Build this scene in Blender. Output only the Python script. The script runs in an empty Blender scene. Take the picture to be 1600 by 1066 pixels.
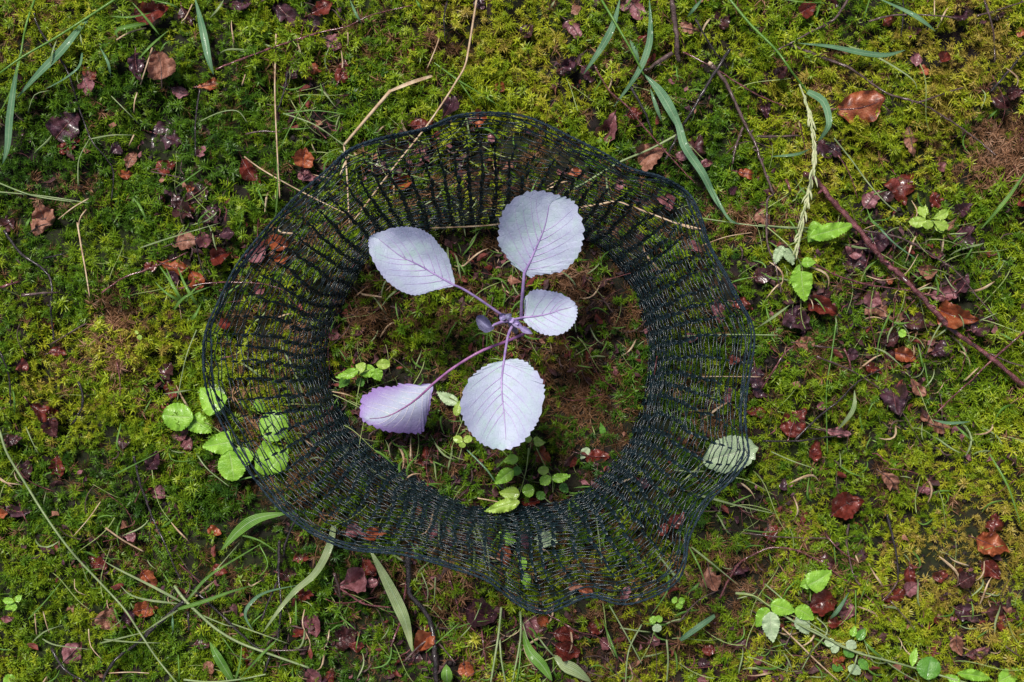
import bpy, math, random
import numpy as np
from mathutils import Vector
random.seed(7)
rng = np.random.default_rng(11)
SC = bpy.context.scene
# ------------------------------------------------------------------ camera, sky, sun, exposure
CAM_H = 1.2            # camera height above the moss (metres)
S = 0.0005             # one photograph pixel on the ground, metres
cd = bpy.data.cameras.new('camera'); cam = bpy.data.objects.new('camera', cd)
SC.collection.objects.link(cam); SC.camera = cam
cam.location = (0, 0, CAM_H); cam.rotation_euler = (0, 0, 0)
cd.sensor_width = 36.0; cd.lens = 36.0 * CAM_H / 0.8
cd.clip_start = 0.01; cd.clip_end = 200
SUN_EL, SUN_AZ = math.radians(62), math.radians(118)    # azimuth counter-clockwise from +x (upper left of frame)
w = bpy.data.worlds.new('World'); SC.world = w; w.use_nodes = True
nt = w.node_tree; bg = nt.nodes['Background']
sky = nt.nodes.new('ShaderNodeTexSky'); sky.sky_type = 'NISHITA'; sky.sun_disc = False
sky.sun_elevation = SUN_EL; sky.sun_rotation = math.pi/2 - SUN_AZ
sky.air_density = 1.0; sky.dust_density = 2.5; sky.ozone_density = 1.0
nt.links.new(sky.outputs[0], bg.inputs[0]); bg.inputs[1].default_value = 0.07
sl = bpy.data.lights.new('sun', 'SUN'); sl.energy = 3.6; sl.angle = math.radians(14); sl.color = (1.0, 0.95, 0.87)
so = bpy.data.objects.new('sun', sl); SC.collection.objects.link(so); so.location = (-1, 2, 4)
sd = Vector((math.cos(SUN_AZ)*math.cos(SUN_EL), math.sin(SUN_AZ)*math.cos(SUN_EL), math.sin(SUN_EL)))
so.rotation_euler = sd.to_track_quat('Z', 'Y').to_euler()
SC.view_settings.view_transform = 'Standard'; SC.view_settings.look = 'None'
SC.view_settings.exposure = 0.26; SC.view_settings.gamma = 1.0
SC.view_settings.use_curve_mapping = False

# ------------------------------------------------------------------ helpers
def _hash(ix, iy, seed):
    n = (ix.astype(np.int64)*374761393 + iy.astype(np.int64)*668265263 + seed*974634777) & 0xffffffff
    n = ((n ^ (n >> 13)) * 1274126177) & 0xffffffff
    return ((n ^ (n >> 16)) & 0xffff) / 65535.0
def vnoise(x, y, seed=0):
    """value noise, -1..1, arrays or floats"""
    x = np.asarray(x, float); y = np.asarray(y, float)
    ix = np.floor(x); iy = np.floor(y); fx = x-ix; fy = y-iy
    fx = fx*fx*fx*(fx*(fx*6-15)+10); fy = fy*fy*fy*(fy*(fy*6-15)+10)
    a = _hash(ix, iy, seed); b = _hash(ix+1, iy, seed); c = _hash(ix, iy+1, seed); d = _hash(ix+1, iy+1, seed)
    return ((a*(1-fx)+b*fx)*(1-fy) + (c*(1-fx)+d*fx)*fy)*2-1
def H(x, y):
    """height of the soil"""
    x = np.asarray(x, float); y = np.asarray(y, float)
    r = np.sqrt((x+0.02)**2+(y+0.015)**2)
    return (0.011*vnoise(x*9, y*9, 1)+0.009*vnoise(x*23, y*23, 2)+0.0055*vnoise(x*60, y*60, 3)
            - 0.010*np.exp(-(r/0.11)**4) - 0.004)
def P(px, py, z):
    """the place at height z that the camera sees at photograph pixel (px, py)"""
    k = (CAM_H - z)/CAM_H*S
    return ((px-800)*k, (533-py)*k, z)
def G(px, py, h=0.0):
    """a place h above the ground"""
    x, y = (px-800)*S, (533-py)*S
    return P(px, py, float(H(x, y))+h)
def link(o): SC.collection.objects.link(o); return o
def mesh_obj(name, V, F, mat, parent=None, smooth=True, uv=None, mats=None, fmat=None, attr=None, origin=None):
    V = np.array(V, float)
    if parent is not None:
        pl = np.array(parent_loc(parent))
        c = V.mean(0)
    else:
        pl = np.zeros(3); c = V.mean(0)
    if origin is not None: c = np.array(origin, float)
    me = bpy.data.meshes.new(name)
    me.from_pydata((V-c).tolist(), [], F)
    for m in (mats or [mat]): me.materials.append(m)
    if fmat is not None: me.polygons.foreach_set('material_index', fmat)
    if smooth: me.polygons.foreach_set('use_smooth', [True]*len(me.polygons))
    if uv is not None:
        ul = me.uv_layers.new(name='UVMap')
        li = np.zeros(len(me.loops), np.int32); me.loops.foreach_get('vertex_index', li)
        ul.data.foreach_set('uv', np.array(uv, float)[li].ravel())
    me.update()
    o = link(bpy.data.objects.new(name, me))
    o.location = (c-pl).tolist()
    if parent is not None: o.parent = parent
    return o
def parent_loc(o):
    l = Vector(o.location); p = o.parent
    while p: l += Vector(p.location); p = p.parent
    return l
def empty(name, loc):
    o = link(bpy.data.objects.new(name, None)); o.location = loc; o.empty_display_size = 0.01; return o
LABELS = {}
def tag(o, label, cat, group=None, kind=None):
    o['label'] = label; o['category'] = cat
    if group: o['group'] = group
    if kind: o['kind'] = kind
    LABELS.setdefault(label, []).append(o.name)
    return o
def catmull(pts, n, closed=False):
    p = np.array(pts, float); m = len(p)
    if m == 2 and not closed:
        t = np.linspace(0, 1, n)[:, None]; return p[0]*(1-t)+p[1]*t
    out = []
    segs = m if closed else m-1
    tt = np.linspace(0, segs, n, endpoint=not closed)
    for t in tt:
        i = min(int(t), segs-1); f = t-i
        if closed: a, b, c, d = p[(i-1) % m], p[i], p[(i+1) % m], p[(i+2) % m]
        else: a, b, c, d = p[max(i-1, 0)], p[i], p[min(i+1, m-1)], p[min(i+2, m-1)]
        out.append(0.5*((2*b)+(-a+c)*f+(2*a-5*b+4*c-d)*f*f+(-a+3*b-3*c+d)*f**3))
    return np.array(out)
def frames(C):
    T = np.gradient(C, axis=0); T /= np.linalg.norm(T, axis=1)[:, None]+1e-12
    up = np.array([0, 0, 1.0])
    Sd = np.cross(T, up); nr = np.linalg.norm(Sd, axis=1)
    Sd[nr < 1e-4] = (1, 0, 0); Sd /= np.linalg.norm(Sd, axis=1)[:, None]
    N = np.cross(Sd, T)
    return T, Sd, N
def tube(V, F, C, R, sides=6, rough=0.0, flat=1.0):
    """append a tapered tube to V, F"""
    C = np.array(C, float); n = len(C); R = np.broadcast_to(np.array(R, float), (n,))
    T, Sd, N = frames(C); b = len(V)
    for i in range(n):
        for k in range(sides):
            a = 2*math.pi*k/sides
            r = R[i]*(1+rough*random.uniform(-1, 1))
            V.append(tuple(C[i]+Sd[i]*math.cos(a)*r+N[i]*math.sin(a)*r*flat))
    for i in range(n-1):
        for k in range(sides):
            k2 = (k+1) % sides
            F.append((b+i*sides+k, b+i*sides+k2, b+(i+1)*sides+k2, b+(i+1)*sides+k))
    F.append(tuple(b+k for k in reversed(range(sides)))); F.append(tuple(b+(n-1)*sides+k for k in range(sides)))

# ------------------------------------------------------------------ materials
def new_mat(name):
    m = bpy.data.materials.new(name); m.use_nodes = True
    nt = m.node_tree; nt.nodes.clear()
    return m, nt
def N_(nt, t, **kw):
    n = nt.nodes.new(t)
    for k, v in kw.items(): setattr(n, k, v)
    return n
def finish(nt, col, rough, spec=0.5, coat=0.0, trans=0.0, bump=None, bstr=0.3, tcol=None, sheen=0.0, coat_r=0.1):
    p = N_(nt, 'ShaderNodeBsdfPrincipled'); out = N_(nt, 'ShaderNodeOutputMaterial')
    nt.links.new(col, p.inputs['Base Color'])
    if isinstance(rough, float): p.inputs['Roughness'].default_value = rough
    else: nt.links.new(rough, p.inputs['Roughness'])
    p.inputs['Specular IOR Level'].default_value = spec
    p.inputs['Coat Weight'].default_value = coat; p.inputs['Coat Roughness'].default_value = coat_r
    p.inputs['Sheen Weight'].default_value = sheen
    if bump is not None:
        b = N_(nt, 'ShaderNodeBump'); b.inputs['Strength'].default_value = bstr; b.inputs['Distance'].default_value = 0.001
        nt.links.new(bump, b.inputs['Height']); nt.links.new(b.outputs[0], p.inputs['Normal'])
    if trans > 0:
        t = N_(nt, 'ShaderNodeBsdfTranslucent'); nt.links.new(col, t.inputs['Color'])
        mx = N_(nt, 'ShaderNodeMixShader'); mx.inputs[0].default_value = trans
        nt.links.new(p.outputs[0], mx.inputs[1]); nt.links.new(t.outputs[0], mx.inputs[2])
        nt.links.new(mx.outputs[0], out.inputs[0])
    else: nt.links.new(p.outputs[0], out.inputs[0])
def ramp(nt, src, stops, interp='LINEAR'):
    r = N_(nt, 'ShaderNodeValToRGB'); r.color_ramp.interpolation = interp
    e = r.color_ramp.elements
    while len(e) < len(stops): e.new(0.5)
    for i, (pos, c) in enumerate(stops): e[i].position = pos; e[i].color = (*c, 1)
    nt.links.new(src, r.inputs[0]); return r.outputs[0]
def noise(nt, scale, detail=4, rough=0.55, dist=0.0, co=None):
    n = N_(nt, 'ShaderNodeTexNoise'); n.inputs['Scale'].default_value = scale
    n.inputs['Detail'].default_value = detail; n.inputs['Roughness'].default_value = rough; n.inputs['Distortion'].default_value = dist
    nt.links.new(co if co is not None else pos(nt), n.inputs['Vector']); return n.outputs[0]
def pos(nt):
    return N_(nt, 'ShaderNodeNewGeometry').outputs['Position']
def mixc(nt, f, a, b, mode='MIX'):
    m = N_(nt, 'ShaderNodeMix', data_type='RGBA', blend_type=mode)
    for s, v in ((m.inputs[0], f), (m.inputs[6], a), (m.inputs[7], b)):
        if isinstance(v, (int, float)): s.default_value = v
        elif isinstance(v, tuple): s.default_value = (*v, 1)
        else: nt.links.new(v, s)
    return m.outputs[2]
def math_(nt, op, a, b=None, clamp=False):
    m = N_(nt, 'ShaderNodeMath', operation=op, use_clamp=clamp)
    for s, v in zip(m.inputs, (a, b)):
        if v is None: continue
        if isinstance(v, (int, float)): s.default_value = v
        else: nt.links.new(v, s)
    return m.outputs[0]
def simple(name, c1, c2, scale=150, rough=0.5, coat=0.0, trans=0.0, bstr=0.4, bscale=900, spec=0.5, c3=None, coat_r=0.12):
    m, nt = new_mat(name)
    n1 = noise(nt, scale)
    st = [(0.32, c1), (0.68, c2)]
    if c3: st = [(0.3, c1), (0.52, c2), (0.72, c3)]
    col = ramp(nt, n1, st)
    finish(nt, col, rough, spec, coat, trans, noise(nt, bscale, 3), bstr, coat_r=coat_r)
    return m
M = {}
M['leaf_purple'] = simple('wet_purple_leaf', (0.015, 0.005, 0.008), (0.067, 0.023, 0.036), 180, 0.42, 0.7, 0, 0.8, 700, c3=(0.116, 0.046, 0.068), coat_r=0.2)
M['leaf_dark'] = simple('wet_dark_leaf', (0.016, 0.006, 0.007), (0.059, 0.018, 0.019), 160, 0.35, 0.7, 0, 0.8, 700, c3=(0.126, 0.048, 0.055), coat_r=0.2)
M['leaf_red'] = simple('reddish_brown_leaf', (0.038, 0.005, 0.003), (0.137, 0.020, 0.012), 170, 0.4, 0.6, 0, 0.8, 700, c3=(0.233, 0.049, 0.036), coat_r=0.2)
M['leaf_orange'] = simple('rust_orange_leaf', (0.094, 0.019, 0.007), (0.302, 0.074, 0.025), 150, 0.45, 0.4, 0, 0.8, 700, c3=(0.396, 0.143, 0.068), coat_r=0.3)
M['leaf_tan'] = simple('tan_dry_leaf', (0.122, 0.043, 0.025), (0.302, 0.130, 0.084), 190, 0.6, 0.15, 0, 1.0, 800, c3=(0.418, 0.223, 0.167), coat_r=0.3)
M['leaf_pink'] = simple('pinkish_dead_leaf', (0.099, 0.027, 0.032), (0.238, 0.088, 0.100), 170, 0.5, 0.35, 0, 0.9, 700, c3=(0.363, 0.166, 0.194), coat_r=0.2)
def blade_mat(name, c1, c2, rough=0.42):
    """grass: parallel veins run along the blade (uv.y goes across it)"""
    m, nt = new_mat(name)
    uv = N_(nt, 'ShaderNodeUVMap'); sx = N_(nt, 'ShaderNodeSeparateXYZ'); nt.links.new(uv.outputs[0], sx.inputs[0])
    base = ramp(nt, noise(nt, 70, 5), [(0.3, c1), (0.7, c2)])
    st = math_(nt, 'SINE', math_(nt, 'MULTIPLY', sx.outputs[1], 2*math.pi*7))
    fc = ramp(nt, st, [(0.0, (0.78, 0.8, 0.78)), (0.9, (1.06, 1.06, 1.04))])
    base = mixc(nt, 1.0, base, fc, 'MULTIPLY')
    mid = math_(nt, 'LESS_THAN', math_(nt, 'ABSOLUTE', math_(nt, 'SUBTRACT', sx.outputs[1], 0.5)), 0.05)
    base = mixc(nt, math_(nt, 'MULTIPLY', mid, 0.4), base, (0.45, 0.58, 0.36))
    spots = ramp(nt, noise(nt, 420, 4, 0.7), [(0.62, (0, 0, 0)), (0.72, (1, 1, 1))])
    base = mixc(nt, math_(nt, 'MULTIPLY', spots, 0.4), base, (0.32, 0.24, 0.09))
    finish(nt, base, rough, 0.5, 0.1, 0.2, math_(nt, 'ADD', math_(nt, 'MULTIPLY', st, 0.4), noise(nt, 600, 3)), 0.5)
    return m
M['blade_fresh'] = blade_mat('fresh_grass', (0.10, 0.25, 0.03), (0.22, 0.42, 0.07))
M['blade_blue'] = blade_mat('blue_green_grass', (0.10, 0.24, 0.12), (0.22, 0.40, 0.22))
M['blade_pale'] = blade_mat('pale_grass', (0.27, 0.38, 0.15), (0.48, 0.55, 0.28), 0.5)
M['blade_straw'] = simple('dry_straw', (0.30, 0.17, 0.10), (0.52, 0.37, 0.23), 110, 0.55, 0.0, 0, 0.5, 900, c3=(0.68, 0.54, 0.38))
M['twig_dark'] = simple('dark_wet_twig', (0.005, 0.004, 0.005), (0.02, 0.013, 0.015), 220, 0.38, 0.4, 0, 1.0, 1200, c3=(0.07, 0.045, 0.05))
M['twig_red'] = simple('reddish_bark', (0.039, 0.011, 0.013), (0.143, 0.038, 0.041), 240, 0.3, 0.8, 0, 1.0, 1300, c3=(0.330, 0.112, 0.126))
M['twig_grey'] = simple('grey_brown_bark', (0.030, 0.017, 0.015), (0.102, 0.058, 0.054), 240, 0.4, 0.5, 0, 1.0, 1300, c3=(0.192, 0.121, 0.114))
M['cut_wood'] = simple('broken_wood', (0.45, 0.33, 0.2), (0.7, 0.55, 0.38), 400, 0.6)
M['spikelet'] = simple('pale_spikelet', (0.38, 0.45, 0.2), (0.62, 0.62, 0.38), 300, 0.55, 0, 0.15)
M['net'] = simple('dark_green_netting', (0.004, 0.011, 0.016), (0.012, 0.032, 0.046), 300, 0.28, 0.0, 0, 0.3, 2500, spec=1.0)
M['cord'] = simple('dark_blue_cord', (0.003, 0.012, 0.022), (0.009, 0.032, 0.055), 300, 0.42, 0.0, 0, 0.8, 2500, spec=0.5)
def green_leaf_mat(name, c1, c2, vein, trans=0.2, rough=0.42, coat=0.15):
    """uv.x runs along the midrib, uv.y from the midrib (0) to the edge (1)"""
    m, nt = new_mat(name)
    uv = N_(nt, 'ShaderNodeUVMap'); sx = N_(nt, 'ShaderNodeSeparateXYZ'); nt.links.new(uv.outputs[0], sx.inputs[0])
    base = ramp(nt, noise(nt, 130), [(0.3, c1), (0.7, c2)])
    a = math_(nt, 'SINE', math_(nt, 'MULTIPLY', sx.outputs[0], 2*math.pi*7))
    lat = math_(nt, 'GREATER_THAN', a, 0.93)
    lat = math_(nt, 'MULTIPLY', lat, math_(nt, 'LESS_THAN', sx.outputs[1], 0.85))
    mid = math_(nt, 'LESS_THAN', sx.outputs[1], 0.06)
    f = math_(nt, 'MAXIMUM', math_(nt, 'MULTIPLY', lat, 0.2), math_(nt, 'MULTIPLY', mid, 0.7), True)
    col = mixc(nt, f, base, vein)
    hb = math_(nt, 'SUBTRACT', noise(nt, 700, 2), math_(nt, 'MULTIPLY', f, 0.8))
    finish(nt, col, rough, 0.5, coat, trans, hb, 0.6)
    return m
M['green_leaf'] = green_leaf_mat('bright_green_leaf', (0.19, 0.42, 0.03), (0.33, 0.60, 0.06), (0.38, 0.56, 0.16))
M['green_pale'] = green_leaf_mat('pale_green_leaf', (0.36, 0.50, 0.26), (0.54, 0.66, 0.42), (0.55, 0.62, 0.42))
M['green_dark'] = green_leaf_mat('dark_green_leaf', (0.08, 0.24, 0.025), (0.15, 0.36, 0.045), (0.14, 0.28, 0.10))
M['green_yellow'] = green_leaf_mat('yellow_green_leaf', (0.28, 0.46, 0.05), (0.42, 0.58, 0.10), (0.5, 0.62, 0.2))
M['plant_stem'] = simple('green_stem', (0.16, 0.26, 0.06), (0.36, 0.40, 0.15), 200, 0.5)
def cabbage_mat(name, edge_purple=0.0):
    m, nt = new_mat(name)
    uv = N_(nt, 'ShaderNodeUVMap'); sx = N_(nt, 'ShaderNodeSeparateXYZ'); nt.links.new(uv.outputs[0], sx.inputs[0])
    base = ramp(nt, noise(nt, 55, 5, 0.6), [(0.3, (0.43, 0.46, 0.63)), (0.5, (0.48, 0.53, 0.65)), (0.68, (0.45, 0.58, 0.59))])
    # green flesh where the bloom is rubbed off, in the middle of the blade
    inner = math_(nt, 'SUBTRACT', 1.0, sx.outputs[1], True)
    gr = math_(nt, 'MULTIPLY', ramp(nt, noise(nt, 120, 6, 0.7, 0.6), [(0.5, (0, 0, 0)), (0.66, (1, 1, 1))]), math_(nt, 'MULTIPLY', inner, 0.55))
    base = mixc(nt, gr, base, (0.36, 0.50, 0.40))
    e = math_(nt, 'POWER', sx.outputs[1], 5.0 if not edge_purple else 1.4)
    e = math_(nt, 'MULTIPLY', e, 0.22 + edge_purple*0.68, True)
    base = mixc(nt, e, base, (0.42, 0.33, 0.64) if not edge_purple else (0.33, 0.18, 0.55))
    fine = ramp(nt, noise(nt, 900, 3, 0.7), [(0.35, (0.88, 0.88, 0.9)), (0.7, (1, 1, 1))])
    base = mixc(nt, 1.0, base, fine, 'MULTIPLY')
    # fine net of veinlets
    v = N_(nt, 'ShaderNodeTexVoronoi', feature='DISTANCE_TO_EDGE'); v.inputs['Scale'].default_value = 230
    nt.links.new(pos(nt), v.inputs['Vector'])
    ve = ramp(nt, v.outputs[0], [(0.0, (1, 1, 1)), (0.07, (0, 0, 0))])
    base = mixc(nt, math_(nt, 'MULTIPLY', ve, 0.07), base, (0.36, 0.25, 0.52))
    b = math_(nt, 'ADD', noise(nt, 260, 4), math_(nt, 'MULTIPLY', ve, -0.4))
    finish(nt, base, 0.55, 0.35, 0.0, 0.06, b, 0.3)
    return m
M['cabbage'] = cabbage_mat('cabbage_leaf_bloom'); M['cabbage_purple'] = cabbage_mat('cabbage_leaf_purple', 1.0)
M['cab_stem'] = simple('purple_petiole', (0.24, 0.14, 0.36), (0.44, 0.32, 0.58), 160, 0.42, 0.1, 0, 0.3, 900)
M['cab_stem_dark'] = simple('magenta_petiole', (0.20, 0.06, 0.20), (0.38, 0.16, 0.36), 160, 0.42, 0.1, 0, 0.3, 900)
M['cab_vein'] = simple('purple_vein', (0.42, 0.31, 0.58), (0.52, 0.43, 0.67), 200, 0.5)
M['cab_vein_pale'] = simple('pale_vein', (0.55, 0.5, 0.62), (0.7, 0.68, 0.74), 200, 0.5)
M['cab_bud'] = simple('lilac_bud_scale', (0.34, 0.26, 0.52), (0.52, 0.46, 0.68), 300, 0.5)
M['cab_young'] = simple('young_cabbage_leaf', (0.12, 0.11, 0.22), (0.30, 0.30, 0.46), 300, 0.5)

# ------------------------------------------------------------------ ground
def soil_material():
    m, nt = new_mat('soil')
    soil = ramp(nt, noise(nt, 70, 8, 0.65), [(0.3, (0.004, 0.003, 0.0035)), (0.5, (0.014, 0.009, 0.010)), (0.7, (0.045, 0.024, 0.022))])
    green = ramp(nt, noise(nt, 260, 5, 0.7), [(0.35, (0.006, 0.009, 0.002)), (0.65, (0.020, 0.030, 0.006))])
    f = ramp(nt, noise(nt, 11, 5, 0.6), [(0.42, (0, 0, 0)), (0.6, (1, 1, 1))])
    col = mixc(nt, f, soil, green)
    bh = math_(nt, 'ADD', noise(nt, 350, 6, 0.7), math_(nt, 'MULTIPLY', noise(nt, 90, 4), 2.0))
    finish(nt, col, 0.75, 0.2, 0.0, 0, bh, 1.0)
    return m
def axis(half, step, far):
    a = list(np.arange(-half, half+1e-9, step)); x = half; s = step
    while x < far:
        s *= 1.35; x += s; a.append(x); a.insert(0, -x)
    return np.array(a)
ax, ay = axis(0.62, 0.0042, 60), axis(0.46, 0.0042, 60)
X, Y = np.meshgrid(ax, ay, indexing='ij')
Z = H(X, Y)+0.0022*vnoise(X*200, Y*200, 9)+0.0022*vnoise(X*110, Y*110, 8)
nx, ny = X.shape
V = np.stack([X.ravel(), Y.ravel(), Z.ravel()], 1)
ii, jj = np.meshgrid(np.arange(nx-1), np.arange(ny-1), indexing='ij')
q = (ii*ny+jj).ravel()
F = np.stack([q, q+ny, q+ny+1, q+1], 1)
ground = mesh_obj('ground', V, F.tolist(), soil_material(), origin=(0, 0, 0)); ground['kind'] = 'structure'

# ------------------------------------------------------------------ leaves (general builder)
def surf_leaf(outline, midrib, zf, n=64, rings=5, teeth=0, tooth=0.0, fwd=0.12, seed=0, crumple=0.0, crs=0.05, ruffle=0.0, cup=0.0, fold=0.0, notch=None):
    """outline: closed list of pixel points starting at the base; midrib: pixel points base->tip; zf(px,py)->height of the midrib plane.
    returns V, F, UV, eval(s, r, side)"""
    O = catmull(outline, n, True); Mi = catmull(midrib, 25); O0 = O.copy()
    cen = O.mean(0)
    if teeth:
        d = np.roll(O, -1, 0)-np.roll(O, 1, 0); nrm = np.stack([d[:, 1], -d[:, 0]], 1); nrm /= np.linalg.norm(nrm, axis=1)[:, None]+1e-9
        if ((O-cen)*nrm).sum() < 0: nrm = -nrm
        ph = (np.arange(n)*teeth/n)
        ph = ph + 0.8*vnoise(np.arange(n)*teeth/n*0.45+seed*3.1, 0.5, 5)
        saw = np.mod(ph, 1.0); saw = np.where(saw < 0.72, saw/0.72, (1-saw)/0.28)
        am = tooth*(0.6+0.5*(vnoise(np.arange(n)*0.13+seed, 3.3, 6)+1))*np.clip(np.linalg.norm(O-O[0], axis=1)/25, 0, 1)
        O = O+nrm*((saw**0.8-0.5)*am*0.8)[:, None]
    L = np.linalg.norm(Mi[-1]-Mi[0])
    axis_ = (Mi[-1]-Mi[0])/L
    nor = np.array([-axis_[1], axis_[0]])
    pr = np.clip(((O0-Mi[0])@axis_)/max(1e-6, L), 0, 1)
    ti = int(np.argmax((O0-Mi[0])@axis_)); ti = min(max(ti, 2), n-3)
    ln_ = np.linalg.norm(np.diff(np.vstack([O0, O0[:1]]), axis=0), axis=1); cum = np.concatenate([[0], np.cumsum(ln_)])
    arc = np.where(np.arange(n) <= ti, cum[:n]/cum[ti], (cum[n]-cum[:n])/(cum[n]-cum[ti]))
    p1 = np.maximum.accumulate(pr[:ti+1]); p2 = np.maximum.accumulate(pr[ti:][::-1])[::-1]
    pr = np.concatenate([p1, p2[1:]])
    sp = 0.4*pr+0.6*arc
    s1 = np.sign(((O0[ti//2]-Mi[0])@nor)) or 1.0
    side = np.where(np.arange(n) <= ti, s1, -s1)
    ms = np.clip(sp-min(fwd, 0.24)*(1-np.abs(2*sp-1)**2), 0, 1)
    mid = np.stack([np.interp(ms, np.linspace(0, 1, 25), Mi[:, k]) for k in (0, 1)], 1)
    V = []; UV = []
    wmax = np.linalg.norm(O-mid, axis=1).max()
    def lift(pt, s, r, half):
        e = half*r
        z = cup*(e*S)**2/(0.02) + fold*e*S
        z += ruffle*(r**3)*S*float(vnoise(s*9+seed, r*0.5+half*0.001, 21+seed % 7))
        if crumple:
            z += crumple*float(vnoise(pt[0]*crs+seed*7.7, pt[1]*crs, 31)+0.5*vnoise(pt[0]*crs*2.3+seed, pt[1]*crs*2.3, 32))
        return z
    for k in range(rings+1):
        r = k/rings
        for i in range(n):
            pt = mid[i]*(1-r)+O[i]*r
            half = np.linalg.norm(O[i]-mid[i])
            # lateral veins lie in shallow furrows
            z = zf(pt[0], pt[1])+lift(pt, sp[i], r, half)
            V.append((pt[0], pt[1], z)); UV.append((ms[i], r))
    W = [P(*v) for v in V]
    F = []
    for k in range(rings):
        for i in range(n):
            j = (i+1) % n
            F.append((k*n+i, (k+1)*n+i, (k+1)*n+j, k*n+j))
    # close the midrib seam: rings share positions there, drop zero-size quads
    def ev(i, r):
        pt = mid[i]*(1-r)+O[i]*r
        half = np.linalg.norm(O[i]-mid[i])
        return pt, zf(pt[0], pt[1])+lift(pt, sp[i], r, half)
    return W, F, UV, ev, sp, side, ms, Mi
def ovate(base, tip, width, kind='ovate', bend=0.0, m=11):
    """pixel outline of a leaf from base to tip"""
    b = np.array(base, float); t = np.array(tip, float); d = t-b; L = np.linalg.norm(d); d /= L; nn = np.array([-d[1], d[0]])
    def hw(s):
        if kind == 'ovate': return math.sin(math.pi*min(1, s)**0.72)**0.85
        if kind == 'round': return math.sin(math.pi*s)**0.55
        if kind == 'narrow': return math.sin(math.pi*s**0.9)**1.0
        if kind == 'obovate': return math.sin(math.pi*s**1.5)**0.8
        if kind == 'heart': return (math.sin(math.pi*(s*0.93+0.07)**0.6))**0.8
        return math.sin(math.pi*s)
    mid = [b+d*L*s+nn*bend*L*math.sin(math.pi*s) for s in np.linspace(0, 1, 7)]
    out = [b]
    ss = np.linspace(0, 1, m)[1:-1]
    for s in ss: out.append(b+d*L*s+nn*(bend*L*math.sin(math.pi*s)+width/2*hw(s)))
    out.append(t)
    for s in ss[::-1]: out.append(b+d*L*s+nn*(bend*L*math.sin(math.pi*s)-width/2*hw(s)))
    return [tuple(p) for p in out], [tuple(p) for p in mid[:-1]]+[tuple(b*0.06+t*0.94+nn*0)]

# ------------------------------------------------------------------ where things are: tile coordinates (2.963 x enlargements of the photograph)
TO = {'A': (0, 0), 'B': (530, 0), 'C': (1060, 0), 'D': (0, 350), 'E': (1060, 350), 'F': (0, 706), 'G': (530, 706), 'H': (1060, 706)}
K = 2.9617
def tp(t, x, y): o = TO[t]; return (o[0]+x/K, o[1]+y/K)
# words for places: (phrase, px, py)
LM = [('the bent tan straw', 590, 185), ('the long straw crossing the net', 620, 270), ('the topmost cabbage leaf', 845, 365),
      ('the oval cabbage leaf', 640, 405), ('the smallest round cabbage leaf', 858, 488), ('the lowest cabbage leaf', 785, 630),
      ('the drooping purple cabbage leaf', 620, 640), ('the grass seed head', 1265, 250), ('the thick red twig', 1460, 490),
      ('the forked twig with pale end', 1165, 180), ('the lobed yellow-green seedling', 1450, 342), ('the broad green leaf clump', 330, 680),
      ('the pale leaf under the net', 1142, 698), ('the branching grass plant', 290, 935), ('the long pale stem', 110, 790),
      ('the broad pale blade', 620, 930), ('the short cut blade', 1088, 980), ('the bramble seedling', 1215, 965),
      ('the bright leaf by the seed head', 1300, 362), ('the upright tan straw', 432, 190), ('the blue-green corner blade', 20, 150),
      ('the bare soil patch', 305, 315), ('the small grass tuft', 290, 460), ('the black stick', 665, 970),
      ('the net rim cord', 760, 177), ('the two stout top twigs', 1053, 45), ('the brown moss mat', 1580, 240),
      ('the wide blade by the net', 400, 825), ('the curved thin blade', 1565, 780), ('the trailing pale runner', 1330, 1010),
      ('the toothed corner leaf', 1450, 1045), ('the black crooked twig', 80, 460), ('the hanging green blade', 320, 60),
      ('the ladder of net folds', 960, 800), ('the yellow-green creeper', 800, 760), ('the bright trefoil', 740, 690),
      ('the crossing top blades', 960, 110), ('the slim twig arch', 1230, 860), ('the dark soil hollow', 1160, 805),
      ('the short tan straw', 133, 405), ('the leafy shoot beside the collar', 1255, 430), ('the forked black twig', 230, 990),
      ('the upright black twig', 1400, 850), ('the pale curling blade', 890, 1035), ('the net', 450, 560), ('the net', 1080, 560), ('the net', 900, 880)]
USED = set()
def where(px, py, head):
    """a label that singles out the thing at (px, py)"""
    near = sorted(LM, key=lambda l: math.hypot(l[1]-px, l[2]-py))
    rest = near
    for i in range(6):
        a = near[i]
        da = math.hypot(a[1]-px, a[2]-py)
        ux, uy = (px-a[1])/max(da, 1), (py-a[2])/max(da, 1)
        c = []
        for b in near[:26]:
            if b[0] == a[0]: continue
            vx, vy = b[1]-a[1], b[2]-a[2]; n = math.hypot(vx, vy)
            if n < 1: continue
            dot = (vx*ux+vy*uy)/n
            if dot > 0.6: c.append((-(dot)+n/1500, b))
        c.sort(key=lambda q: q[0])
        for _, b in c[:3]:
            lab = '%s by %s towards %s' % (head, a[0], b[0])
            if lab not in USED and len(lab.split()) <= 16:
                USED.add(lab); return lab
    lab = '%s by %s' % (head, near[0][0])
    while lab in USED: lab += ' edge'
    USED.add(lab); return lab

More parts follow.
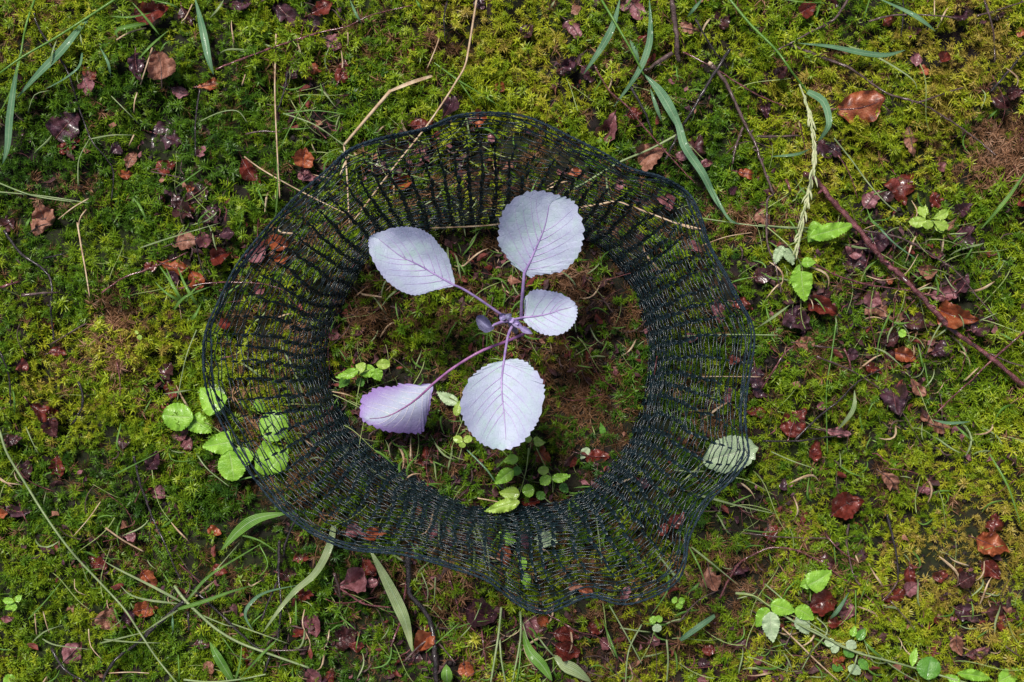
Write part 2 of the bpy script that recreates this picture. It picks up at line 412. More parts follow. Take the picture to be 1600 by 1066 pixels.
# ------------------------------------------------------------------ dead leaves
CW = {'purple': 'glossy purple brown', 'dark': 'dark wet brown', 'red': 'reddish brown', 'orange': 'rust orange', 'tan': 'dry tan', 'pink': 'pinkish'}
DL = {
 'A': [(700,55,150,85,10,'red'),(735,300,130,110,100,'tan'),(637,310,120,60,-80,'purple'),(415,335,70,60,40,'red'),(400,400,75,65,-70,'pink'),
  (310,580,150,115,50,'purple'),(320,670,120,40,30,'red'),(775,640,145,115,-20,'purple'),(835,420,90,45,-15,'pink'),(965,390,115,45,12,'orange'),
  (770,765,95,55,20,'red'),(610,740,80,50,60,'tan'),(580,800,75,35,-10,'orange'),(545,690,65,40,-40,'purple'),(1165,800,140,60,-55,'red'),
  (1410,730,85,90,80,'orange'),(1425,815,85,50,-25,'pink'),(190,1000,125,90,110,'tan'),(25,1030,80,60,30,'dark'),(1335,60,150,65,-40,'purple'),
  (1440,110,70,60,-80,'purple'),(1480,40,110,60,30,'red'),(1545,200,85,65,-30,'pink'),(1350,310,105,60,80,'dark'),(1455,325,65,48,-5,'orange'),
  (1580,325,110,65,75,'red'),(1095,10,120,60,5,'purple'),(865,75,90,60,-60,'dark'),(930,700,55,45,50,'pink'),(880,870,38,28,0,'orange'),(120,640,60,40,0,'dark'),(905,905,125,85,40,'dark'),(850,985,95,72,-30,'dark'),(985,985,85,62,70,'purple'),(820,930,60,45,0,'dark')],
 'B': [(1080,145,110,58,-60,'pink'),(1400,205,100,60,60,'red'),(1060,290,80,50,45,'purple'),(1040,335,70,35,0,'dark'),(1150,340,80,55,-50,'purple'),
  (1240,580,160,75,60,'pink'),(1370,520,75,45,20,'red'),(1370,40,120,110,-60,'pink'),(1445,725,125,100,30,'tan'),(650,545,65,60,0,'orange'),
  (745,405,50,40,-40,'orange'),(870,140,70,50,50,'dark'),(385,570,110,50,10,'red'),(500,490,110,60,70,'purple'),(290,850,115,60,20,'orange'),
  (380,725,80,60,-30,'pink'),(1515,940,80,60,-70,'pink'),(1090,800,70,35,10,'orange'),(655,15,60,45,-60,'purple'),(1090,45,45,40,-60,'tan'),
  (330,230,35,28,0,'red'),(200,780,80,60,-20,'dark'),(710,640,45,35,30,'pink'),(1300,850,60,30,30,'pink'),(1590,720,50,50,80,'pink'),(560,760,50,40,0,'purple')],
 'C': [(600,40,85,65,30,'red'),(700,20,75,50,60,'dark'),(1310,70,75,60,10,'purple'),(840,480,220,110,12,'orange'),(1105,275,65,40,80,'pink'),
  (1130,330,60,50,30,'orange'),(1225,265,60,50,60,'red'),(1075,655,130,55,-80,'tan'),(1220,770,45,42,45,'pink'),(1025,880,130,110,-75,'red'),
  (705,690,120,95,-30,'purple'),(335,800,115,38,-5,'orange'),(65,680,130,100,55,'dark'),(475,325,70,50,40,'dark'),(210,90,85,60,60,'dark'),
  (50,135,95,50,-10,'tan'),(1090,150,70,40,20,'pink'),(1590,150,50,35,0,'orange'),(1485,455,115,50,-40,'dark'),(1565,430,85,50,10,'dark'),
  (895,920,100,60,50,'pink'),(965,900,70,45,-20,'dark'),(1200,930,80,65,-60,'red'),(1320,965,80,60,30,'purple'),(395,1010,90,65,-50,'tan'),
  (400,500,95,42,-80,'purple'),(1475,70,75,45,20,'purple'),(1590,925,60,40,90,'red'),(255,880,45,28,50,'purple'),(130,760,60,30,10,'pink'),(980,100,70,40,30,'red')],
 'D': [(195,15,95,62,20,'tan'),(860,85,130,62,8,'tan'),(940,70,75,60,-70,'pink'),(1040,50,80,50,10,'purple'),(800,190,150,62,-15,'orange'),
  (900,255,105,60,-60,'orange'),(1020,150,90,60,20,'red'),(1185,130,110,60,45,'pink'),(1290,80,90,60,-30,'orange'),(1300,155,70,45,10,'orange'),
  (110,655,60,50,-30,'red'),(265,600,80,45,0,'red'),(205,855,155,62,-25,'red'),(245,935,110,60,-70,'dark'),(775,680,80,60,60,'dark'),
  (785,770,95,52,-85,'red'),(835,970,80,42,20,'pink'),(860,1020,65,50,-45,'pink'),(575,1005,58,48,0,'dark'),(230,460,70,42,60,'red'),
  (1545,510,60,42,70,'pink'),(1520,900,120,38,-65,'tan'),(60,1000,90,50,10,'dark'),(1040,455,60,45,0,'red'),(1200,300,60,40,40,'pink'),(700,190,70,40,30,'red'),(800,250,70,40,-50,'purple')],
 'E': [(905,75,140,80,15,'purple'),(825,110,95,60,40,'pink'),(820,180,135,95,-15,'purple'),(395,230,95,60,20,'dark'),(1190,135,70,40,-10,'pink'),
  (1330,50,120,75,45,'purple'),(1155,212,85,48,-10,'tan'),(1145,250,60,32,5,'orange'),(1240,320,140,62,8,'pink'),(1320,270,85,42,65,'purple'),
  (900,340,90,60,80,'pink'),(930,410,130,85,-30,'tan'),(655,325,100,50,10,'dark'),(670,390,145,70,-20,'red'),(555,450,130,95,-35,'purple'),
  (590,545,95,48,5,'tan'),(1295,420,180,100,-15,'orange'),(1405,470,115,70,20,'purple'),(1110,465,130,62,-5,'dark'),(1225,570,115,62,30,'purple'),
  (1040,610,110,62,-15,'orange'),(900,670,85,42,-25,'red'),(975,610,75,50,60,'dark'),(810,600,60,45,0,'purple'),(990,525,85,50,30,'dark'),
  (1000,810,135,95,-80,'purple'),(1110,750,110,40,-50,'tan'),(550,920,140,110,60,'red'),(545,745,42,28,0,'tan'),(365,880,90,42,-15,'red'),
  (362,700,120,72,-80,'purple'),(725,962,140,40,-8,'pink'),(665,840,48,35,40,'pink'),(640,1035,70,48,80,'red'),(1210,932,130,48,-15,'tan'),
  (1140,890,45,38,20,'tan'),(300,380,95,50,-25,'red'),(185,410,115,55,-75,'pink'),(260,630,55,42,0,'red'),(80,110,65,42,-30,'pink'),
  (1445,140,34,26,0,'orange'),(980,260,36,28,10,'orange'),(235,800,80,42,-80,'pink'),(380,780,70,40,-30,'purple'),(60,520,70,40,0,'pink'),(560,60,60,40,30,'dark')],
 'F': [(105,80,90,72,30,'dark'),(270,65,95,58,95,'red'),(85,265,125,42,-5,'purple'),(705,40,90,50,60,'purple'),(735,190,65,50,-30,'pink'),
  (1005,80,80,50,-20,'dark'),(455,510,100,52,-30,'red'),(695,590,100,55,-45,'orange'),(670,735,110,68,10,'orange'),(500,785,115,85,-12,'tan'),
  (335,930,115,72,45,'pink'),(1142,950,95,42,-85,'orange'),(1410,668,85,48,10,'red'),(1440,800,120,65,-65,'pink'),(1375,835,60,45,40,'red'),
  (1560,880,105,85,-30,'dark'),(1450,1040,95,58,-40,'pink'),(1515,1040,80,50,60,'red'),(995,365,65,38,-30,'orange'),(970,1000,62,42,-60,'tan'),
  (600,388,55,40,10,'pink'),(935,890,80,45,10,'dark'),(1020,545,70,45,-20,'red'),(1400,480,90,50,30,'red'),(35,770,60,30,0,'pink'),(600,780,80,45,-60,'purple'),(10,285,50,40,0,'orange'),(1330,560,80,45,0,'dark')],
 'G': [(60,590,125,98,25,'pink'),(140,535,90,55,-50,'red'),(140,605,75,45,10,'pink'),(660,745,140,105,-15,'purple'),(885,800,125,75,-60,'pink'),
  (950,785,62,48,60,'orange'),(30,860,110,95,30,'dark'),(75,895,75,42,-10,'red'),(395,890,120,80,50,'orange'),(590,1010,75,55,-70,'orange'),
  (1050,850,110,55,-10,'red'),(1060,912,115,75,-15,'red'),(1180,812,100,50,10,'red'),(1238,880,65,50,-10,'pink'),(1455,880,65,42,20,'pink'),
  (390,25,110,48,80,'red'),(950,25,95,55,-50,'orange'),(1185,15,125,52,-5,'red'),(165,385,100,50,10,'orange'),(770,480,90,55,-80,'orange'),
  (430,380,65,40,70,'pink'),(1320,660,75,38,60,'pink'),(1140,650,75,38,-20,'orange'),(1090,625,60,35,10,'tan'),(1570,315,85,50,50,'red'),
  (75,375,90,48,-10,'pink'),(1410,140,75,40,-30,'purple'),(890,222,100,30,5,'red'),(870,410,60,70,20,'purple'),(350,960,70,50,0,'dark'),(1500,360,60,40,60,'red'),(1110,1010,70,40,20,'dark')],
 'H': [(640,15,62,48,80,'red'),(980,145,120,58,-50,'tan'),(785,260,150,100,25,'red'),(1145,180,62,42,20,'pink'),(435,370,75,52,60,'red'),
  (490,150,55,30,80,'purple'),(290,550,95,50,10,'purple'),(160,590,115,68,-70,'tan'),(698,510,85,50,-30,'dark'),(845,475,70,40,80,'purple'),
  (1460,330,95,75,80,'red'),(1455,430,150,100,-20,'orange'),(1450,550,105,68,-40,'red'),(1340,590,90,60,30,'dark'),(1212,570,70,42,10,'red'),
  (1080,575,95,50,-80,'red'),(1085,635,75,48,40,'pink'),(1020,680,140,48,5,'red'),(1335,750,115,62,-30,'purple'),(1510,750,160,80,-5,'dark'),
  (670,705,120,88,15,'red'),(775,730,98,55,70,'pink'),(730,785,70,45,-10,'red'),(1300,895,92,48,-75,'tan'),(1390,920,120,42,20,'pink'),
  (300,905,110,42,-10,'dark'),(140,915,60,40,10,'red'),(745,965,62,34,20,'orange'),(350,1025,70,50,0,'dark'),(120,975,55,42,0,'purple'),
  (370,962,42,34,30,'pink'),(295,1035,50,40,70,'purple'),(112,1052,58,42,0,'pink'),(1500,800,60,40,70,'red'),(860,560,50,30,0,'dark')],
}
FOOT = []      # (px, py, half length, half width, angle) - moss is pressed down there
for t, lst in DL.items():
    for (x, y, L, Wd, ang, col) in lst:
        px, py = tp(t, x, y)
        l, wd = L/K*1.08, Wd/K*1.1
        FOOT.append((px, py, l/2, wd/2, math.radians(ang)))
        LEAFN = len(FOOT)
        a = math.radians(ang); d = (math.cos(a), -math.sin(a))
        base = (px-d[0]*l/2, py-d[1]*l/2); tip = (px+d[0]*l/2, py+d[1]*l/2)
        rs = random.Random(LEAFN*13+5)
        kind = rs.choice(['ovate', 'ovate', 'heart', 'heart', 'narrow', 'obovate', 'round'])
        out, mid = ovate(base, tip, wd*rs.uniform(1.0, 1.25), kind, rs.uniform(-0.12, 0.12))
        # torn and folded outlines: pull some outline points in or out
        out = [out[0]]+[(p[0]+rs.gauss(0, 0.045)*wd, p[1]+rs.gauss(0, 0.045)*wd) for p in out[1:]]
        if rs.random() < 0.3 and l > 20:
            k = rs.randrange(2, len(out)-2); f = rs.uniform(0.35, 0.6)
            out[k] = (out[k][0]*(1-f)+px*f, out[k][1]*(1-f)+py*f)
        x0, y0 = (px-800)*S, (533-py)*S
        inring = math.hypot((px-760)/245, (py-565)/215) < 1
        z0 = float(H(x0, y0))+rs.uniform(0.0065, 0.0125)-(0.002 if inring else 0)
        gx, gy = rs.uniform(-0.38, 0.38), rs.uniform(-0.38, 0.38)
        zf = lambda qx, qy, z0=z0, gx=gx, gy=gy, px=px, py=py: z0+(qx-px)*S*gx+(qy-py)*S*gy
        big = l > 26
        V_, F_, UV_, ev, sp, side, ms, Mi = surf_leaf(out, mid, zf, n=52 if big else 30, rings=5 if big else 3,
            teeth=int(l*0.6) if big else 0, tooth=l*0.035, seed=LEAFN % 97, crumple=l*S*rs.uniform(0.08, 0.2), crs=rs.uniform(2.4, 4.6)/l,
            ruffle=l*0.30, cup=rs.uniform(-1.5, 2.5)*30/max(l, 14), fold=rs.choice([-0.4, 0.3, 0.6, 0.9, 1.2]))
        head = ('tiny ' if l < 20 else 'large ' if l > 45 else '')+CW[col]+' dead leaf'
        o = mesh_obj('dead_leaf', V_, F_, M['leaf_'+col], uv=UV_)
        tag(o, where(px, py, head), 'dead leaf', 'dead leaves fallen on the moss')
        if big:
            Vm, Fm = [], []
            C = []
            n_ = 9
            for s in np.linspace(0, 0.93, n_):
                i = int(np.argmin(np.abs(ms-s))); pt, z = ev(i, 0.0); C.append(P(pt[0], pt[1], z+0.0003))
            C = np.array(C)
            # stalk beyond the base
            b0 = C[0]; dirv = C[0]-C[1]; nrm = np.linalg.norm(dirv)
            if nrm > 1e-5:
                C = np.vstack([b0+dirv/nrm*l*S*rs.uniform(0.12, 0.35)+np.array([0, 0, -0.002]), C])
            keep = [0]+[i for i in range(1, len(C)) if np.linalg.norm(C[i]-C[i-1]) > 2e-4]
            C = C[keep]
            if len(C) > 2:
                tube(Vm, Fm, C, np.linspace(0.00055, 0.00018, len(C)), 5)
                mesh_obj('midrib', Vm, Fm, M['twig_grey' if col in ('tan', 'pink') else 'twig_red'], o)

# ------------------------------------------------------------------ twigs, straws and grass
def path(pts, zb, arch=0.0, n=None, wob=0.0006, seed=0, z_ends=None):
    L = sum(math.hypot(pts[i+1][0]-pts[i][0], pts[i+1][1]-pts[i][1]) for i in range(len(pts)-1))
    n = n or max(6, int(L/7))
    C = catmull(pts, n); out = []
    for i, (x, y) in enumerate(C):
        t = i/(n-1)
        hx, hy = (x-800)*S, (533-y)*S
        z = float(0.6*H(hx, hy)+0.4*np.interp(t, [0, 1], [H((C[0][0]-800)*S, (533-C[0][1])*S), H((C[-1][0]-800)*S, (533-C[-1][1])*S)]))
        z += zb+arch*math.sin(math.pi*t)+wob*float(vnoise(t*L/14+seed, 2.2, 40))
        if z_ends: z += z_ends[0]*(1-t)**2+z_ends[1]*t**2
        out.append(P(x, y, z))
    return np.array(out)
def twig_mesh(C, r, seed, tip=0.55):
    rs = random.Random(seed); n = len(C)
    R = np.linspace(1, tip, n)*r*np.array([1+rs.uniform(-0.13, 0.13)+(0.35 if rs.random() < 0.10 else 0) for _ in range(n)])
    J = C+np.array([[rs.gauss(0, r*0.16), rs.gauss(0, r*0.16), 0] for _ in range(n)])
    V, F = [], []; tube(V, F, J, R, 7, 0.07)
    # buds
    for i in range(2, n-1):
        if rs.random() < 0.13:
            d = np.array([rs.uniform(-1, 1), rs.uniform(-1, 1), rs.uniform(0.1, 0.7)]); d /= np.linalg.norm(d)
            tube(V, F, [J[i], J[i]+d*r*1.8, J[i]+d*r*2.8], [r*0.6, r*0.5, r*0.12], 5)
    return V, F
def twig(t, pts, r, mat, head, label=None, sides=(), zb=0.0160, arch=0.002, tip=0.55, name='twig'):
    pp = [tp(t, *p) for p in pts]; seed = int(pp[0][0]*7+pp[0][1])
    V, F = twig_mesh(path(pp, zb, arch, seed=seed), r/K*S*0.84, seed, tip)
    o = mesh_obj(name, V, F, M[mat])
    m = pp[len(pp)//2]
    tag(o, label or where(m[0], m[1], head), 'twig', 'twigs lying on the moss')
    if label: USED.add(label)
    for sp_, sr in sides:
        qq = [tp(t, *p) for p in sp_]
        V, F = twig_mesh(path(qq, zb-0.0005, 0, seed=seed+3), sr/K*S, seed+9)
        mesh_obj('side_branch', V, F, M[mat], o)
    return o
TW = [
 ('A', [(150,30),(180,130),(270,260),(320,350),(360,480),(395,580),(430,660),(490,730),(525,800),(515,930)], 6, 'twig_dark', 'long wavy thin black twig'),
 ('A', [(1000,320),(1180,250),(1340,195),(1480,150),(1600,125),(1720,70),(1910,25)], 5.5, 'twig_red', 'thin straight reddish twig'),
 ('A', [(925,410),(905,560),(905,720)], 6, 'twig_dark', 'short upright dark twig'),
 ('A', [(1140,622),(1210,608),(1300,612)], 6, 'twig_grey', 'short level grey twig'),
 ('A', [(700,795),(800,815),(860,830)], 4, 'twig_grey', 'short thin twig'),
 ('A', [(1330,330),(1310,440),(1270,540)], 6, 'twig_dark', 'short dark twig'),
 ('B', [(1180,300),(1250,420),(1330,490),(1420,600),(1500,690),(1600,800),(1650,850)], 5, 'twig_red', 'thin reddish slanting twig'),
 ('B', [(1350,400),(1420,530),(1450,625)], 9, 'twig_dark', 'short knobbly dark twig'),
 ('B', [(500,0),(485,90),(490,190)], 5, 'twig_dark', 'short dark thin twig'),
 ('C', [(240,225),(160,350),(90,470),(20,580),(-30,680),(-60,740)], 10, 'twig_dark', 'straight dark stout twig'),
 ('C', [(20,240),(155,310),(350,430),(500,495)], 5.5, 'twig_red', 'thin reddish brown twig'),
 ('C', [(880,100),(990,72),(1140,70),(1300,85)], 6, 'twig_grey', 'level thin grey twig'),
 ('C', [(1380,75),(1500,40),(1620,0)], 6, 'twig_grey', 'thin slanting grey twig'),
 ('C', [(1415,0),(1450,110),(1462,200),(1465,290)], 7, 'twig_grey', 'upright brown twig'),
 ('C', [(1620,220),(1520,340),(1445,425)], 8, 'twig_dark', 'dark slanting twig'),
 ('C', [(80,90),(150,210),(230,320)], 6, 'twig_dark', 'dark slim twig'),
 ('C', [(1040,0),(1040,80),(1030,170)], 5, 'twig_dark', 'short upright thin dark twig'),
 ('C', [(500,835),(520,885)], 9, 'twig_red', 'stubby reddish twig piece'),
 ('C', [(740,720),(790,800),(830,920)], 4.5, 'twig_red', 'hair-thin red twig'),
 ('E', [(800,25),(950,45),(1075,85),(1200,160),(1290,225),(1370,320),(1480,450)], 6, 'twig_grey', 'long curving thin twig'),
 ('E', [(610,175),(750,245),(900,285),(1080,310),(1250,345)], 5.5, 'twig_red', 'long thin reddish stem'),
 ('E', [(410,-60),(410,80),(450,200),(475,320)], 6.5, 'twig_grey', 'upright slim grey twig'),
 ('E', [(1610,490),(1440,640),(1360,720),(1270,800),(1180,890)], 6, 'twig_red', 'long slanting red twig'),
 ('E', [(390,1005),(550,1005),(660,990),(760,975)], 5.5, 'twig_dark', 'level thin dark twig'),
 ('E', [(640,615),(760,660),(840,700),(930,760)], 5.5, 'twig_grey', 'thin greyish twig'),
 ('E', [(540,1000),(640,900),(740,820),(830,730),(950,665)], 6, 'twig_dark', 'slanting dark twig'),
 ('E', [(765,575),(790,630),(800,680)], 6, 'twig_red', 'short bent red twig'),
 ('E', [(380,765),(440,680),(490,600),(540,560)], 5.5, 'twig_red', 'bent thin red twig'),
 ('E', [(1440,600),(1520,635),(1600,660)], 6, 'twig_grey', 'short grey twig'),
 ('E', [(630,565),(700,572),(760,578)], 6, 'twig_grey', 'short stout grey twig'),
 ('D', [(0,295),(90,266)], 10, 'twig_red', 'short stout red twig at the frame edge'),
 ('D', [(100,330),(190,320),(270,320)], 9, 'twig_grey', 'short level stout twig'),
 ('D', [(362,730),(385,800),(370,870),(330,930)], 8, 'twig_dark', 'curved dark twig'),
 ('D', [(470,320),(570,250),(700,205),(870,130)], 5.5, 'twig_red', 'thin red arching twig'),
 ('D', [(200,160),(310,135)], 5, 'twig_dark', 'short thin dark twig'),
 ('D', [(905,60),(915,130),(930,200),(960,270)], 4.5, 'twig_dark', 'fine dark twig'),
 ('D', [(820,300),(960,275),(1110,270),(1230,280),(1350,320)], 5, 'twig_red', 'thin twig running under the net'),
 ('D', [(0,590),(40,700),(50,860)], 6, 'twig_dark', 'upright dark twig'),
 ('D', [(540,640),(555,720),(555,810)], 4, 'twig_red', 'fine upright red twig'),
 ('D', [(400,460),(330,500),(230,560)], 5, 'twig_grey', 'thin brown twig'),
 ('F', [(620,20),(650,150),(700,290),(760,420),(820,560),(840,600)], 7, 'twig_dark', 'long dark slanting twig'),
 ('F', [(910,650),(1020,750),(1110,840),(1200,915),(1250,940)], 8, 'twig_dark', 'dark slanting twig'),
 ('F', [(1200,915),(1300,920),(1420,915)], 6, 'twig_grey', 'level grey twig'),
 ('F', [(240,910),(290,1000),(370,1050),(420,1080)], 8, 'twig_dark', 'short dark curving twig'),
 ('F', [(1545,560),(1565,620),(1580,690)], 9, 'twig_grey', 'short stout grey twig'),
 ('F', [(1295,410),(1288,560),(1300,700),(1285,880)], 9, 'twig_dark', 'upright stout dark stick'),
 ('F', [(1380,290),(1330,400),(1308,490)], 8, 'twig_dark', 'short dark stick'),
 ('F', [(1285,600),(1240,700),(1210,780)], 7, 'twig_dark', 'slim dark stick'),
 ('F', [(1250,940),(1215,1040)], 8, 'twig_dark', 'stubby dark stick'),
 ('F', [(870,740),(875,840)], 9, 'twig_dark', 'stubby black stick'),
 ('F', [(700,300),(690,420)], 4, 'twig_dark', 'fine short twig'),
 ('G', [(860,700),(980,760),(1100,830),(1200,860),(1300,960),(1410,1075)], 5.5, 'twig_red', 'long thin red stem'),
 ('G', [(430,850),(490,920),(540,980)], 5.5, 'twig_grey', 'thin pinkish twig'),
 ('G', [(300,970),(370,900),(430,850),(460,790)], 5.5, 'twig_grey', 'thin bent twig'),
 ('G', [(510,590),(550,720),(560,790)], 6, 'twig_red', 'short red twig hanging from the rim'),
 ('G', [(655,780),(665,880),(680,1000)], 5, 'twig_red', 'fine red twig'),
 ('G', [(-10,620),(60,670),(120,705),(240,720)], 7, 'twig_red', 'reddish slanting twig'),
 ('G', [(310,600),(285,770),(240,900)], 8, 'twig_red', 'reddish brown broken stick'),
 ('G', [(700,880),(760,860),(790,830)], 5, 'twig_grey', 'short fine twig'),
 ('H', [(300,375),(480,395),(690,400)], 4.5, 'twig_grey', 'thin level twig'),
 ('H', [(790,335),(780,430),(810,570),(845,625)], 7, 'twig_grey', 'bent upright twig'),
 ('H', [(1018,590),(990,640),(955,680)], 5.5, 'twig_grey', 'short thin twig'),
 ('H', [(680,380),(750,460),(830,510)], 6, 'twig_red', 'short red twig'),
 ('H', [(0,790),(90,690),(190,640)], 5, 'twig_grey', 'fine slanting twig'),
 ('H', [(1490,880),(1540,920),(1600,960)], 5, 'twig_grey', 'thin corner twig'),
 ('H', [(490,910),(530,820)], 5, 'twig_grey', 'fine stubby twig'),
 ('H', [(980,690),(1060,780),(1100,830)], 4, 'twig_grey', 'fine drooping twig'),
]
for t, pts, r, m, head in TW: twig(t, pts, r, m, head)
twig('C', [(790,-10),(720,90),(600,155),(510,205),(440,240)], 7.5, 'twig_grey', '', 'brown twig entering from the top edge and forking over the moss',
     [([(510,205),(640,255),(800,320),(960,430),(1120,480),(1260,560),(1400,660),(1470,720)], 6.5), ([(1110,475),(1210,440),(1320,405)], 5)])
fk = twig('C', [(152,300),(210,370),(265,480),(310,580),(355,660),(380,740),(440,900)], 11, 'twig_grey', '', 'forked grey brown twig with a pale broken end',
     [([(355,632),(460,632),(560,628)], 8), ([(300,590),(265,680),(250,760)], 7), ([(440,900),(410,930),(412,1060),(410,1100)], 6)], tip=0.6)
c0 = G(*tp('C', 152, 300), 0.0165); V_, F_ = [], []
tube(V_, F_, [np.array(c0)+np.array([-0.002, 0.002, 0]), c0], [0.0012, 0.0021], 7); mesh_obj('broken_end', V_, F_, M['cut_wood'], fk)
twig('E', [(585,-228),(640,-200),(700,-120),(775,-40),(860,60),(940,160),(1000,215),(1100,310),(1210,430),(1280,500),(1420,600),(1600,745),(1780,890)], 17, 'twig_red', '',
     'thickest twig of all, glossy red brown, running to the frame edge', zb=0.0165, tip=0.75)
twig('B', [(1535,-15),(1555,120),(1570,290)], 14, 'twig_grey', '', 'stout short brown twig pointing down from the top edge',
     [([(1545,245),(1440,310),(1395,332)], 10)], tip=0.85)
twig('D', [(20,30),(90,130),(200,210),(240,280),(235,400),(250,540)], 9, 'twig_dark', '', 'black crooked twig upright on bright moss')
twig('F', [(855,690),(750,780),(640,880),(530,970),(470,1075)], 12, 'twig_dark', '', 'black stout twig leaning under the branching grass plant')
twig('G', [(318,480),(320,560),(330,660),(400,740),(435,850),(442,950),(450,1080)], 15, 'twig_dark', '', 'black stick beside the broad pale blade below the net', tip=0.9, zb=0.017)
twig('H', [(190,680),(270,530),(340,480),(430,445),(540,455),(660,510),(750,580),(860,660),(1000,800)], 6.5, 'twig_red', '', 'slim brown twig arching over the moss above the bramble seedling')
twig('H', [(965,290),(990,390),(1012,500),(1018,590)], 8, 'twig_dark', '', 'upright straight black twig on yellow moss')

def ribbon(V, F, C, W, v=0.25, uvs=None):
    """blade: three points across, folded along the middle"""
    C = np.array(C); T, Sd, N = frames(C); b = len(V); n = len(C)
    for i in range(n):
        for k in (-1, 0, 1):
            V.append(tuple(C[i]+Sd[i]*W[i]*k+N[i]*(abs(k)*W[i]*v)))
            if uvs is not None: uvs.append((i/(n-1), k*0.5+0.5))
    for i in range(n-1):
        for k in (0, 1): F.append((b+i*3+k, b+i*3+k+1, b+(i+1)*3+k+1, b+(i+1)*3+k))
def prof(n, shape):
    t = np.linspace(0, 1, n)
    if shape == 'tip': return np.clip((1-t)**0.55*(0.55+0.45*np.clip(t*5, 0, 1)), 0.06, 1)
    if shape == 'lens': return np.clip(np.sin(math.pi*np.clip(t, 0, 1)**1.1)**0.9, 0.07, 1)
    if shape == 'blunt': return np.clip(np.sin(math.pi*(t*0.86+0.07))**0.4, 0.1, 1)
    return np.ones(n)*0.9
def blade(t, pts, w_, mat, head, label=None, arch=0.006, shape='lens', zb=0.0165, parent=None, pname='blade', zend=None):
    pp = [tp(t, *p) for p in pts]
    C = path(pp, zb, arch, wob=0.0004, seed=int(pp[0][0]), z_ends=zend)
    V, F = [], []; uvb = None
    wd = w_/K*S/2*(0.8 if mat == 'blade_straw' else 0.88)
    if shape == 'stem': tube(V, F, C, np.linspace(1, 0.7, len(C))*wd, 6)
    else:
        uvb = []; ribbon(V, F, C, prof(len(C), shape)*wd, uvs=uvb)
    m = pp[len(pp)//2]
    if parent is not None: return mesh_obj(pname, V, F, M[mat], parent, uv=uvb)
    straw = mat == 'blade_straw'
    o = mesh_obj('straw' if straw else 'grass_strand', V, F, M[mat], uv=uvb)
    tag(o, label or where(m[0], m[1], head), 'straw' if straw else 'grass blade', 'dry straws on the moss' if straw else 'loose grass blades over the moss')
    if label: USED.add(label)
    return o
f_, b_, p_, s_ = 'blade_fresh', 'blade_blue', 'blade_pale', 'blade_straw'
